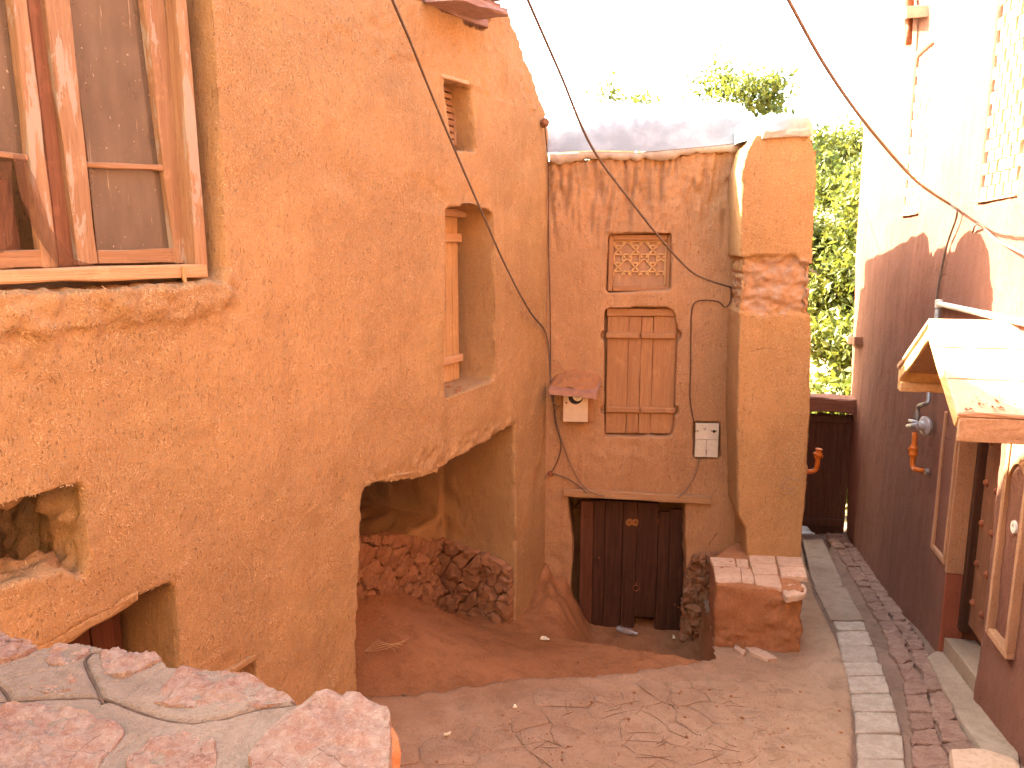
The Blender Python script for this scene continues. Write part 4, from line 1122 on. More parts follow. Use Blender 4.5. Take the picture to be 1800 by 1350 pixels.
for e, sgn in ((ne, -1), (fe, 1)):
    p = (pk[0] + sgn * .02, pk[1] - .036); q = (e[0] + sgn * .036, e[1] - .036)
    slab('rake_board', p, q, .085, VO + .01, VO + .04, M['canopy_wood'], CN)
    for k in range(3):
        t0, t1 = k / 3, (k + 1) / 3
        slab('lining_board', (p[0] + (q[0] - p[0]) * t0, p[1] + (q[1] - p[1]) * t0 - .004), (p[0] + (q[0] - p[0]) * t1, p[1] + (q[1] - p[1]) * t1 - .004), .02, VO + .042, .0, M['canopy_board'], CN)
bm = bmesh.new(); r = random.Random(31)
for k in range(46):
    t = 1 - abs(r.gauss(0, .10)); vv_ = VO + r.uniform(.03, .55)
    u_ = pk[0] + (ne[0] - pk[0]) * t; z_ = pk[1] + (ne[1] - pk[1]) * t + .02; sz = r.uniform(.006, .02); an = r.uniform(0, 6.3)
    d1 = Vector((math.cos(an), math.sin(an), r.uniform(-.6, .1))) * sz; d2 = Vector((-math.sin(an), math.cos(an), r.uniform(-.4, .4))) * sz * .5; c_ = Vector((u_, vv_, z_))
    bm.faces.new([bm.verts.new(x) for x in (c_ - d1, c_ + d2, c_ + d1, c_ - d2)])
tag(from_bm('leaf_litter', bm, M['rust'], CN), kind='stuff')
# small bracket at the far corner, spout and downpipe high on the wall
px_board('bracket', FR, [(1484, 591), (1502, 592), (1502, 606), (1490, 605)], -.10, .3, M['frame_dark'], RH, cuts=1)
SPT = tag(px_board('timber_stub', FR, [(1556, 14), (1593, 11), (1592, 32), (1555, 36)], -.22, .3, M['brick'], None, cuts=1, m=FR.m), 'short squared timber end sticking out of the sunlit right wall', 'timber')
a = FR.pts([(1599, -60), (1599, 30), (1597, 78)], -.09)
DP = thing('downpipe', 'reddish rainwater pipe ending high on the sunlit right wall', 'pipe', FR.m)
tube('pipe', [(a[0][0], -.09, a[0][1]), (a[1][0], -.09, a[1][1])], .045, M['rust'], DP, n=1, sides=14)
tube('spout', [(a[1][0], -.09, a[1][1] + .01), (a[2][0], -.09, a[2][1])], .034, M['rust'], DP, n=1, sides=14)

# ------------------------------------------------------------------ alley gate
FGm = FR.w(-4.75, 0, 0); FG = Frame(FGm.x, FGm.y, -14.0)
GT = thing('alley_gate', 'dark wooden gate closing the far end of the alley', 'gate', FG.m)
zt, zb = FG.hit(1460, 728)[1], -1.0
gl = FG.hit(1395, 800)[0]
n = 8
for i in range(n):
    a = gl + (0.0 - gl) * i / n; b = gl + (0.0 - gl) * (i + 1) / n
    board('plank', rect(a - .002 * (i % 2), b + .004 * (i % 2), zb, zt + rnd.uniform(-.01, .01)), .006 * (i % 2), .05, M['gate'], GT, cuts=4, jit=.003)
board('cross_rail', rect(gl, -.01, zt - .12, zt - .02), -.035, -.002, M['gate'], GT)
board('cross_rail', rect(gl, -.01, zb + .30, zb + .42), -.035, -.002, M['gate'], GT)
b1 = FG.hit(1460, 722)[1]; b2 = FG.hit(1460, 697)[1]
board('lintel', rect(gl - .1, .05, b1, b2), -.16, .22, M['gate_beam'], GT, cuts=6, jit=.012, bev=.02)

# ------------------------------------------------------------------ masonry bench at the foot of the pillar
BZ = .45
def zp(px, py, z=BZ):
    d = ray(px, py); t = (z - CAM_Z) / d.z; return (d.x * t, d.y * t, z)
def bq(x, y): return zp(1240 + x / 5.4, 930 + y / 5.4)
BN = thing('masonry_bench', 'low mud block with pale tiled top at the foot of the tall pillar', 'bench', None)
tp = [bq(30, 262), bq(85, 520), bq(735, 580), bq(965, 585), bq(925, 250), bq(400, 225)]
def inset(P, k):
    c = [sum(p[i] for p in P) / len(P) for i in range(3)]; return [tuple(p[i] + (c[i] - p[i]) * k for i in range(3)) for p in P]
bp = inset(tp, .045)
# reach back under the pillar so that the pillar stands on it
back = FB.v * .75
bp = [tuple(Vector(bp[0])), bp[1], bp[2], bp[3], tuple(Vector(bp[4]) + back * .5), tuple(Vector(bp[5]) + back * .5)]
bm = bmesh.new(); lo_ = [bm.verts.new((p[0], p[1], -1.0)) for p in bp]; hi_ = [bm.verts.new((p[0], p[1], BZ - .006)) for p in bp]
bm.faces.new(lo_); bm.faces.new(hi_)
for i in range(6): bm.faces.new((lo_[i], lo_[(i + 1) % 6], hi_[(i + 1) % 6], hi_[i]))
bmesh.ops.recalc_face_normals(bm, faces=bm.faces[:])
fx0 = bp[2][0]
def dispN(p, nr):
    a = mn.noise(p * 7) * .012
    if p.x > fx0 - .12 or p.z < .02: a += mn.noise(p * 10) * .025 + mn.noise(p * 22) * .015 - .01
    return a
solid('body', [bm], [], M['adobe_rough'], BN, .02, dispN, 3)
def flat3(z): return lambda a, b_, h: (a, b_, z + h)
tiles = [((45, 265), (272, 277), (288, 357), (76, 353)), ((292, 281), (400, 289), (410, 368), (300, 362)), ((78, 362), (328, 366), (345, 506), (100, 502)), ((334, 372), (424, 376), (455, 440), (466, 512), (352, 507)),
         ((408, 230), (655, 240), (670, 331), (424, 322)), ((428, 329), (674, 338), (688, 432), (456, 424)), ((458, 432), (692, 440), (728, 560), (476, 522)), ((672, 255), (910, 266), (936, 356), (696, 346)), ((702, 352), (940, 364), (966, 462), (718, 446))]
for i, t_ in enumerate(tiles):
    P = inset([bq(*p) for p in t_], -.012); P = [p[:2] for p in P]; lump('tile', P, flat3(BZ - .022), .022 + .002 * (i % 3), M['bench_tile'], BN, None, 26, (0, .025, .12, .5), .02, .002, .0015, -.02, 60 + i, nf=6)
lump('broken_tile', [bq(*p)[:2] for p in ((722, 470), (960, 492), (968, 560), (880, 600), (770, 615), (735, 570))], flat3(BZ - .055), .02, M['bench_tile'], BN, None, 24, (0, .08, .3, .6), .5, .02, .008, -.03, 77, nf=14)

for i, P in enumerate((((1262, 1112), (1291, 1116), (1288, 1134), (1263, 1136)), ((1292, 1136), (1312, 1148), (1306, 1155), (1290, 1142)), ((1304, 1131), (1345, 1148), (1368, 1160), (1350, 1162), (1318, 1150)))):
    lump('broken_slab', [gp(*p)[:2] for p in P], on_ground(.0), .022, M['bench_tile'], LANE, None, 20, (0, .06, .3), .05, .004, .003, -.03, 130 + i)

# ------------------------------------------------------------------ things fixed to the walls
EM = thing('electric_meter', 'cream electric meter box under a bent tin hood beside the shutters', 'meter', FB.m)
mb0, mb1 = FB.hit(990, 741, -.15), FB.hit(1034, 686, -.15)
board('back_board', rect(mb0[0] - .03, mb1[0] + .06, mb0[1] - .03, mb1[1] + .02), -.03, .02, M['shutter'], EM)
board('box', rect(mb0[0], mb1[0], mb0[1], mb1[1]), -.15, -.031, M['meter_box'], EM, cuts=0, bev=.006, jit=.001)
c = FB.hit(1012, 698, -.15); rr = .075
lathe('window_ring', (c[0], -.148, c[1]), (0, -1, 0), [(0, rr), (.006, rr), (.007, rr * .97)], M['black'], EM, sides=28)
lathe('dial', (c[0] + .02, -.154, c[1] + .012), (0, -1, 0), [(0, rr * .70), (.012, rr * .68), (.013, rr * .6)], M['meter_face'], EM, sides=24)
bm = bmesh.new()
for (dx_, dz_, ww, hh) in ((.02, .04, .03, .005), (.02, .0, .045, .004), (.012, -.018, .02, .003)): bxm(bm, c[0] + dx_ - ww / 2, c[0] + dx_ + ww / 2, -.169, -.168, c[1] + dz_ - hh / 2, c[1] + dz_ + hh / 2)
tag(from_bm('dial_print', bm, M['ink'], EM), kind='stuff')
lathe('lock', (mb0[0] + .03, -.149, FB.hit(994, 708, -.15)[1]), (0, -1, 0), [(0, .012), (.004, .011)], M['rust'], EM, sides=10)
h0 = FB.hit(970, 668, .02); h1 = FB.hit(1058, 664, .02); f0 = FB.hit(965, 684, -.26); f1 = FB.hit(1040, 693, -.26); f2 = FB.hit(1057, 674, -.16)
bm = bmesh.new(); rows = []
for j in range(5):
    t = j / 4; row = []
    for i in range(9):
        s = i / 8; A = Vector((h0[0] + (h1[0] - h0[0]) * s, .02, h0[1] + (h1[1] - h0[1]) * s)); B_ = Vector((f0[0] + (f1[0] + .05 - f0[0]) * s, -.26, f0[1] + (f1[1] - f0[1]) * s))
        p = A.lerp(B_, t); p.z += .02 * mn.noise(p * 9); row.append(p)
    rows.append(row)
vt = [[bm.verts.new(p) for p in row] for row in rows]; vb = [[bm.verts.new(p - Vector((0, 0, .004))) for p in row] for row in rows]
for j in range(4):
    for i in range(8): bm.faces.new((vt[j][i], vt[j][i + 1], vt[j + 1][i + 1], vt[j + 1][i])); bm.faces.new((vb[j][i], vb[j + 1][i], vb[j + 1][i + 1], vb[j][i + 1]))
lipv = [bm.verts.new(p + Vector((0, -.006, -.055 + .008 * mn.noise(p * 8)))) for p in rows[-1]]
for i in range(8): bm.faces.new((vt[4][i], vt[4][i + 1], lipv[i + 1], lipv[i]))
from_bm('tin_hood', bm, M['hood'], EM)
bm = bmesh.new()
for j in range(13):
    t = j / 12
    for i in range(25):
        s = i / 24; A = Vector((h0[0] + (h1[0] - h0[0]) * s, .0, h0[1] + (h1[1] - h0[1]) * s)); B_ = Vector((f0[0] + (f1[0] - f0[0]) * s, -.24, f0[1] + (f1[1] - f0[1]) * s))
        p = A.lerp(B_, t * .85); e = math.sin(math.pi * min(1, max(0, (s * 1.04 - .02)))) ** .5
        p.z += .004 + (.10 * (1 - t) ** .7 * e) + mn.noise(p * 14) * .035 * e + mn.noise(p * 34) * .014
        bm.verts.new(p)
bm.verts.ensure_lookup_table()
for j in range(12):
    for i in range(24): bm.faces.new([bm.verts[k] for k in (j * 25 + i, j * 25 + i + 1, (j + 1) * 25 + i + 1, (j + 1) * 25 + i)])
from_bm('mud_on_hood', bm, M['adobe_rough'], EM, None, True)

UH = thing('utility_hatch', 'white scribbled metal cupboard set into the plaster left of the pillar', 'cupboard', FB.m)
q0, q1 = FB.hit(1221, 803, -.012), FB.hit(1264, 745, -.012); zm = FB.hit(1240, 773, -.012)[1]
um = FB.hit(1242, 780, -.012)[0]
board('door_panel', rect(q0[0], q1[0], zm + .003, q1[1]), -.012, .02, M['white_tile'], UH, cuts=0, jit=.0008, bev=.003)
board('door_panel', rect(q0[0], um - .002, q0[1], zm - .002), -.011, .02, M['white_tile'], UH, cuts=0, jit=.0008, bev=.003)
board('door_panel', rect(um + .002, q1[0], q0[1], zm - .002), -.0115, .02, M['white_tile'], UH, cuts=0, jit=.0008, bev=.003)
c = FB.hit(1255, 758, -.012); lathe('knob', (c[0], -.014, c[1]), (0, -1, 0), [(0, .016), (.012, .014), (.014, .01)], M['black'], UH, sides=12)
board('keeper', rect(c[0] - .035, c[0] + .03, c[1] + .0, c[1] + .008), -.02, -.013, M['ink'], UH, cuts=0, bev=.001, jit=.0005)
bm = bmesh.new(); r = random.Random(3)
for (cx, cy, kk) in ((1229, 757, 6), (1236, 753, 4), (1240, 790, 4), (1262, 790, 2)):
    c = FB.hit(cx, cy, -.016); p = Vector((c[0], -.0148, c[1]))
    for k in range(kk):
        q = p + Vector((r.uniform(-.022, .022), 0, r.uniform(-.028, .028))); d = (q - p).normalized(); nn = Vector((-d.z, 0, d.x)) * .0022
        bm.faces.new([bm.verts.new(x) for x in (p + nn, p - nn, q - nn, q + nn)]); p = q
tag(from_bm('scribble', bm, M['ink'], UH), kind='stuff')

# gas regulator and pipes on the right wall
def frp(px, py, v): a = FR.hit(px, py, v); return (a[0], v, a[1])
WP = thing('water_pipe', 'white plastic pipe elbow running along the right wall above the canopy', 'pipe', FR.m)
P0 = frp(1650, 534, -.05); P1 = frp(1860, 580, -.05)
tube('run', [P0, P1], .026, M['pipe_white'], WP, n=1, sides=12)
lathe('elbow', (P0[0], -.05, P0[2] - .035), (0, 0, 1), [(0, .032), (.07, .034), (.075, .02)], M['pipe_white'], WP)
tube('drop', [(P0[0], -.05, P0[2] - .03), frp(1640, 610, -.05), frp(1633, 690, -.05)], .024, M['pipe_grey'], WP, n=1, sides=12)
GR = thing('gas_regulator', 'grey gas regulator on an orange pipe beside the canopied door', 'gas regulator', FR.m)
tube('inlet_pipe', [frp(1633, 688, -.06), frp(1632, 704, -.07), frp(1627, 710, -.09), frp(1617, 713, -.10), frp(1613, 720, -.11), frp(1612, 740, -.11)], .022, M['pipe_grey'], GR, sides=10, n=3)
c = Vector(frp(1620, 748, -.12)); lathe('diaphragm', c + Vector((0, .05, 0)), (.35, -1, 0), [(0, .05), (.005, .088), (.03, .092), (.036, .085), (.05, .05), (.085, .042), (.088, .03), (.10, .028)], M['regulator'], GR, sides=22)
tube('valve_body', [frp(1596, 749, -.14), frp(1612, 747, -.13)], .022, M['regulator'], GR, n=1, sides=10)
tube('valve_body', [frp(1599, 739, -.14), frp(1612, 742, -.12)], .016, M['regulator'], GR, n=1, sides=10)
lathe('union_nut', frp(1612, 731, -.11), (0, 0, 1), [(-.02, .03), (.02, .03)], M['pipe_grey'], GR, sides=6)
tube('orange_pipe', [frp(1608, 760, -.12), frp(1607, 785, -.12), frp(1604, 812, -.12), frp(1606, 823, -.115), frp(1614, 826, -.10), frp(1632, 829, -.0)], .024, M['orange_paint'], GR, sides=12, n=4)
lathe('valve', frp(1606, 790, -.12), (0, 0, 1), [(-.075, .03), (-.05, .042), (-.01, .036), (.02, .044), (.045, .03)], M['orange_paint'], GR, sides=8)
tube('valve_lever', [frp(1598, 789, -.16), frp(1607, 788, -.10)], .014, M['orange_paint'], GR, n=1, sides=8)
lathe('wall_flange', frp(1632, 829, -.03), (0, -1, 0), [(0, .03), (.03, .03)], M['pipe_grey'], GR, sides=12)
# second orange pipe, sticking out from behind the pillar
ub = FB.w(2.62, 0, 0)
FP = Frame(ub.x, ub.y, 85.0)
c0 = FB.w(2.60, .10, 0)
def fbp(px, py, v): a = FB.hit(px, py, v); return (a[0], v, a[1])
OV = .12
GS = thing('gas_stub', 'bright orange capped gas pipe poking out behind the pillar before the dark gate', 'gas pipe', FB.m)
P = [fbp(1400, 826, OV), fbp(1424, 829, OV), fbp(1434, 825, OV), fbp(1437, 812, OV), fbp(1438, 800, OV)]
tube('pipe', P, .025, M['orange_paint'], GS, sides=12, n=4)
lathe('valve', fbp(1438, 800, OV), (0.08, 0, 1), [(-.04, .028), (-.02, .042), (.02, .044), (.035, .03), (.055, .03), (.058, .04), (.07, .038)], M['orange_paint'], GS, sides=8)
tube('valve_lever', [fbp(1430, 797, OV - .03), fbp(1446, 803, OV - .03)], .015, M['orange_paint'], GS, n=1, sides=8)

# ------------------------------------------------------------------ cables
def at(px, py, Y): d = ray(px, py); t = Y / d.y; p = CAMP + d * t; return (p.x, p.y, p.z)
def onw(fr, px, py, v=-.02): a = fr.hit(px, py, v); p = fr.w(a[0], v, a[1]); return (p.x, p.y, p.z)
def cable(label, P, r_, mat='cable'):
    o = tube('cable', P, r_, M[mat], sides=6, n=8); tag(o, label, 'cable', 'loose cables strung along the walls'); return o
def run(pix, Y0, Y1, end=None):
    n = len(pix); P = [at(px, py, Y0 + (Y1 - Y0) * (i / max(1, n - 1)) ** .8) for i, (px, py) in enumerate(pix)]
    if end: P[-1] = end
    return P
e = onw(FL, 955, 576, -.03)
cable('dark cable slanting down across the tall left wall to its far corner', run([(676, -40), (690, 0), (722, 75), (752, 150), (800, 265), (850, 380), (890, 470), (930, 545), (955, 576)], 3.6, e[1], e), .0095)
cable('dark wire hanging down the inner corner from the slanting cable to the meter', [e, onw(FB, 963, 600, -.03), onw(FB, 967, 650, -.03), onw(FB, 970, 700, -.03), onw(FB, 980, 716, -.05)], .008)
e2 = onw(FB, 1285, 505, -.04)
cable('long sagging cable coming down over the lattice window to a hook beside the pillar', run([(905, -60), (928, 0), (985, 130), (1040, 258), (1110, 355), (1170, 430), (1215, 477), (1250, 494), (1285, 505)], 3.9, e2[1], e2), .0095)
e3 = onw(FR, 1668, 358, -.05)
cable('brownish cable crossing the sky to the sunlit right wall', run([(1360, -50), (1386, 0), (1450, 115), (1520, 215), (1600, 308), (1640, 340), (1668, 358)], 4.2, e3[1], e3), .012, 'cable_pale')
cable('cable dropping down the right wall to the white pipe', [e3, onw(FR, 1680, 368, -.05), onw(FR, 1680, 385, -.04), onw(FR, 1664, 432, -.03), onw(FR, 1650, 500, -.03), onw(FR, 1645, 545, -.03)], .011, 'cable')
e4 = onw(FL, 957, 216, -.04)
cable('thin wire running up from the roof corner knob into the white sky', [e4, at(1010, 190, 9.5), at(1110, 138, 12), at(1180, 100, 14)], .006)
cable('thin straight wire down the inner corner between the two houses', [e4, onw(FB, 964, 300, -.03), onw(FB, 964, 420, -.03), onw(FB, 967, 540, -.025), onw(FB, 968, 655, -.03)], .006, 'cable_thin')
cable('black wire looping left from the hook and down to the white cupboard', [e2, onw(FB, 1284, 528, -.03), onw(FB, 1275, 540, -.03), onw(FB, 1262, 530, -.025), onw(FB, 1235, 528, -.02), onw(FB, 1220, 534, -.02), onw(FB, 1215, 560, -.018), onw(FB, 1214, 640, -.018), onw(FB, 1213, 700, -.018), onw(FB, 1220, 743, -.018)], .006, 'cable_thin')
cable('pale wire drooping from the meter box to the lintel of the low door', [onw(FB, 985, 712, -.06), onw(FB, 976, 722, -.05), onw(FB, 980, 750, -.03), onw(FB, 1000, 810, -.025), onw(FB, 1020, 848, -.03), onw(FB, 1040, 866, -.08), onw(FB, 1062, 872, -.09)], .006, 'cable_pale')
cable('dark wire from the corner insulator to the left end of the low door lintel', [onw(FB, 968, 832, -.04), onw(FB, 990, 838, -.03), onw(FB, 1015, 852, -.03), onw(FB, 1030, 866, -.08)], .007)
cable('dark wire bulging down the corner below the meter box', [onw(FB, 972, 690, -.03), onw(FB, 976, 740, -.03), onw(FB, 986, 780, -.025), onw(FB, 980, 810, -.025), onw(FB, 968, 832, -.04)], .006, 'cable_thin')
cable('thin wire hanging below the white cupboard to the door lintel', [onw(FB, 1230, 803, -.02), onw(FB, 1222, 835, -.02), onw(FB, 1205, 862, -.04), onw(FB, 1190, 876, -.09)], .004, 'cable_pale')
cable('thin hooked wire on the sunlit wall above the canopy', [onw(FR, 1710, 408, -.02), onw(FR, 1714, 396, -.05), onw(FR, 1725, 396, -.06), onw(FR, 1750, 420, -.08), at(1800, 446, 4.9), at(1850, 465, 4.6)], .009, 'cable_pale')
KN = thing('insulator', 'dark insulator knob at the top of the corner of the left house', 'insulator', None, 'wire insulators')
lathe('knob', e4, (.3, -.9, .1), [(-.05, .02), (-.03, .04), (0, .03), (.02, .045), (.05, .03)], M['frame_dark'], KN, sides=12)
p5 = onw(FB, 967, 832, -.03); K2 = thing('insulator', 'rusty insulator knob low in the corner left of the dark door', 'insulator', None, 'wire insulators')
lathe('knob', p5, (0, -1, 0), [(-.03, .012), (0, .026), (.02, .018), (.035, .028), (.05, .02)], M['rust'], K2, sides=12)
HK = onw(FB, 1285, 508, -.02)
tag(tube('wall_hook', [HK, (HK[0], HK[1] - .05, HK[2] + .01), (HK[0], HK[1] - .06, HK[2] - .05)], .009, M['rust'], sides=6, n=4), 'small iron hook holding the sagging cable beside the pillar', 'hook')

# ------------------------------------------------------------------ stone parapet in the foreground
PZ = 2.5
PP = thing('stone_parapet', 'stone and mortar topped parapet wall in the near left corner', 'parapet', None)
def pz(x, y): return zp(x / 2.4, 1080 + y / 2.4, PZ)[:2]
out = [(-300, 60), (0, 110), (160, 170), (330, 150), (480, 175), (660, 200), (720, 250), (900, 262), (1060, 290), (1200, 370), (1265, 410), (1400, 385), (1540, 412), (1640, 460), (1650, 660), (1600, 900), (300, 900), (0, 800), (-400, 560)]
OP = [pz(*p) for p in out]
GRV = [[(-120, 400), (0, 392), (180, 380), (420, 376), (500, 400), (640, 447), (740, 475), (820, 485), (960, 465), (1100, 424), (1250, 400)], [(440, 400), (410, 330), (376, 262), (360, 215), (385, 186), (420, 182)], [(48, 400), (30, 360), (0, 330), (-60, 300)], [(500, 400), (600, 310), (720, 235)], [(1100, 440), (1040, 540), (960, 648)], [(470, 640), (560, 560), (660, 490)], [(0, 250), (120, 205), (240, 170)], [(0, 310), (110, 280), (230, 262), (300, 285)]]
GR3 = [[pz(*p) for p in g_] for g_ in GRV]
def dseg(x, y, P):
    b = 9
    for i in range(len(P) - 1):
        ax, ay = P[i]; dx_, dy_ = P[i + 1][0] - ax, P[i + 1][1] - ay; t = max(0, min(1, ((x - ax) * dx_ + (y - ay) * dy_) / (dx_ * dx_ + dy_ * dy_ + 1e-12)))
        b = min(b, math.hypot(x - ax - t * dx_, y - ay - t * dy_))
    return b
h = .0045; xs = np.arange(min(p[0] for p in OP), max(p[0] for p in OP) - .02, h); ys = np.arange(min(p[1] for p in OP), max(p[1] for p in OP), h)
vs_, fs, ids = [], [], {}
def mort(x, y):
    d0 = min(dseg(x, y, g_) for g_ in GR3[:3]); d1 = min(dseg(x, y, g_) for g_ in GR3[3:])
    return -.012 * math.exp(-(d0 / .0055) ** 2) - .005 * math.exp(-(d1 / .004) ** 2) + .006 * mn.noise(Vector((x * 6, y * 6, 1))) + .0025 * mn.noise(Vector((x * 25, y * 25, 4)))
inn = np.array([[inside(x, y, OP) for x in xs] for y in ys])
for j in range(len(ys) - 1):
    for i in range(len(xs) - 1):
        if inn[j, i] and inn[j + 1, i] and inn[j, i + 1] and inn[j + 1, i + 1]:
            q = []
            for (jj, ii) in ((j, i), (j, i + 1), (j + 1, i + 1), (j + 1, i)):
                if (jj, ii) not in ids: ids[(jj, ii)] = len(vs_); vs_.append((xs[ii], ys[jj], PZ + .016 + mort(xs[ii], ys[jj])))
                q.append(ids[(jj, ii)])
            fs.append(q)
mesh('mortar_cap', vs_, fs, M['mortar'], PP, None, True)
for g_ in GR3[:3]:
    pp = smooth_path([(p[0], p[1], PZ + .008) for p in g_], 6)
    pp = [(p.x, p.y, p.z + .006 * mn.noise(Vector((p.x * 6, p.y * 6, 1)))) for p in pp]
    tube('joint_dirt', pp, .0036, M['dirt_dark'], PP, sides=6, n=1)
bm = bmesh.new(); IN = inset([(p[0], p[1], 0) for p in OP], .02); a_ = [bm.verts.new((p[0], p[1], -.6)) for p in IN]; b_ = [bm.verts.new((p[0], p[1], PZ - .012)) for p in IN]
bm.faces.new(a_); bm.faces.new(b_)
for i in range(len(IN)): bm.faces.new((a_[i], a_[(i + 1) % len(IN)], b_[(i + 1) % len(IN)], b_[i]))
from_bm('core', bm, M['rock_orange'], PP)
stones = [('rock_pink', [(-180, 60), (0, 105), (90, 140), (165, 172), (100, 205), (0, 235), (-140, 220)], .024), ('rock_pink', [(180, 205), (235, 165), (330, 145), (385, 178), (350, 208), (300, 240), (215, 245)], .017),
          ('rock_pink', [(425, 195), (470, 170), (560, 180), (660, 195), (684, 222), (640, 243), (575, 270), (520, 298), (440, 275)], .019),
          ('rock_pink', [(655, 405), (680, 335), (755, 252), (900, 258), (1060, 284), (1130, 330), (1200, 365), (1255, 388), (1100, 418), (960, 440), (850, 428)], .019),
          ('rock_pink', [(125, 335), (230, 288), (300, 286), (368, 322), (310, 352), (200, 362), (145, 356)], .0165),
          ('rock_pink', [(-200, 470), (0, 440), (60, 412), (210, 410), (330, 440), (450, 480), (545, 512), (500, 585), (440, 650), (380, 760), (100, 760), (-150, 640)], .021),
          ('rock_pink', [(540, 660), (585, 610), (640, 560), (665, 520), (790, 502), (900, 532), (920, 650), (880, 780), (560, 780)], .019),
          ('rock_pink', [(1050, 660), (1130, 545), (1260, 432), (1400, 380), (1540, 408), (1645, 458), (1652, 660), (1640, 800), (1080, 800)], .036)]
for i, (mt, P, hh) in enumerate(stones):
    lump('stone', [pz(*p) for p in P], flat3(PZ), hh, M[mt], PP, None, 64, (0, .012, .03, .06, .10, .15, .21, .28, .36, .44, .53, .62, .72, .82, .92), .10, .013, .003, -.10, 200 + i, nf=24)
# rough faces of the end and of the near side
def wallface(A, B_, seed):
    """rubble on a vertical face from A to B"""
    A, B_ = Vector(A), Vector(B_); d = (B_ - A); L = d.length; d.normalize(); nn = Vector((d.y, -d.x))
    bnd = [(0, 1.2), (L, 1.2), (L, PZ - .01), (0, PZ - .01)]; r = random.Random(seed); S = []
    for _ in range(900):
        q = (r.uniform(0, L), r.uniform(1.2, PZ))
        if all(math.hypot(q[0] - s[0], (q[1] - s[1]) * 1.2) > .15 for s in S): S.append(q)
    for i, c in enumerate(voronoi(bnd, S, .012)):
        lump('stone', c, lambda a, b2_, h: tuple(A + d * a + nn * (h - .015)) + (b2_,), .03 * r.uniform(.6, 1.3), M['rock_orange'], PP, None, 20, (0, .05, .15, .4, .7), .25, .02, .006, -.04, seed + i, nf=14)
wallface(OP[14], OP[13], 300) if False else None
wallface(OP[15], OP[13], 320)
# the terrace the picture is taken from
tb = bmesh.new(); bxm(tb, -4, 2.6, -4, .95, -.6, 1.9); tag(from_bm('terrace', tb, M['lane']), kind='structure')
# pale stone at the lower right corner
sl_ = [gp(*p)[:2] for p in ((1668, 1332), (1720, 1328), (1790, 1350), (1800, 1420), (1680, 1420))]
o = lump('kerb_stone', sl_, on_ground(0), .07, M['bench_tile'], BED, None, 24, (0, .05, .2, .5), .05, .006, .003, -.1, 501)

# ------------------------------------------------------------------ litter
def pit_pt(px, py, dz):
    return zp(px, py, PITZ + dz)
a, b = Vector(pit_pt(1084, 1104, .05)), Vector(pit_pt(1120, 1114, .045))
BT = thing('plastic_bottle', 'clear crumpled plastic bottle lying at the foot of the dark door', 'bottle', None)
d = (b - a); L = d.length
lathe('body', a, d, [(0, .018), (.01, .033), (.05 * 1, .036), (L * .35, .033), (L * .5, .035), (L * .68, .034), (L * .85, .018), (L * .95, .013), (L, .013)], M['bottle'], BT, sides=16)
lathe('cap', a + d * .94, d, [(0, .016), (.018, .016)], M['pipe_white'], BT, sides=12)
def scrap(name, label, cat, c, pts_, mat, h=.006, group=None):
    o = lump(name, pts_, lambda x, y, hh: (c[0] + x, c[1] + y, c[2] + hh + .02 * x + .25 * abs(y)), h, M[mat], None, None, 16, (0, .1, .5), .3, .008, .003, -.001, int(c[0] * 100) % 50, smooth=False, nf=40)
    return tag(o, label, cat, group)
c = yp(957, 1126); scrap('paper_scrap', 'crumpled white and yellow paper scrap on the dirt near the pit edge', 'litter', (c[0], c[1], c[2] + .015), [(-.045, -.01), (-.03, .03), (.0, .035), (.05, -.02), (.045, -.035), (-.02, -.03)], 'paper', .012)
c = gp(905, 1246); scrap('chip', 'small white chip on the pale lane below the door', 'litter', (c[0], c[1], c[2] + .012), [(-.016, -.012), (-.004, .016), (.016, .0), (.012, -.012)], 'paper', .012)
c = gp(786, 1295); scrap('cigarette_end', 'white cigarette end on the dusty lane beside the parapet', 'litter', (c[0], c[1], c[2] + .012), [(-.022, -.007), (.022, .004), (.022, .012), (-.022, .002)], 'paper', .01)
c = pit_pt(1184, 1122, .03); scrap('white_scrap', 'tiny white scrap at the right foot of the dark door', 'litter', c, [(-.012, -.01), (.0, .04), (.014, -.01)], 'paper', .02)
c = gp(1416, 942); scrap('light_patch', 'pale patch added on the alley for sunlit ground showing by the gate', 'litter', (c[0], c[1], c[2] + .03), [(-.12, -.15), (-.1, .15), (.07, .16), (.1, -.12)], 'tarp', .03)  # pale sheet added in place of the sunlit gap beside the gate
r = random.Random(77); bmp = bmesh.new()
for i in range(1500):
    px, py = r.uniform(640, 1490), 1045 + 300 * r.random() ** 1.5
    c = gp(px, py) if py > 1240 - .06 * (px - 640) else yp(px, py)
    if polyside(LIP, np.array([c[0]]), np.array([c[1]]))[0] > -.02 and c[0] < 1.8: continue
    if polyside(LCH, np.array([c[0]]), np.array([c[1]]))[0] > -.05: continue
    s = r.uniform(.003, .009 if py < 1110 else .006) * (2.4 if r.random() < .05 else 1)
    ret = bmesh.ops.create_icosphere(bmp, subdivisions=1, radius=s)
    for q in ret['verts']: q.co = Vector((q.co.x * r.uniform(.7, 1.4) + c[0], q.co.y * r.uniform(.7, 1.4) + c[1], q.co.z * .7 + c[2] + .006))
tag(from_bm('pebbles', bmp, M['yard']), kind='stuff')
# dry twig on the dirt by the left wall
c = yp(640, 1150); tw = bmesh.new()
for k in range(5):
    tube_bm(tw, smooth_path([(c[0], c[1], c[2] + .02), (c[0] + .10 + .02 * k, c[1] + .12 - .03 * k, c[2] + .05), (c[0] + .25 + .02 * k, c[1] + .10 + .05 * k - .1, c[2] + .03)], 4), .0025, 4)
tag(from_bm('dry_twig', tw, M['old_yellow'], None, None, True), 'dry straw coloured twig lying beside the foot of the left wall', 'twig')

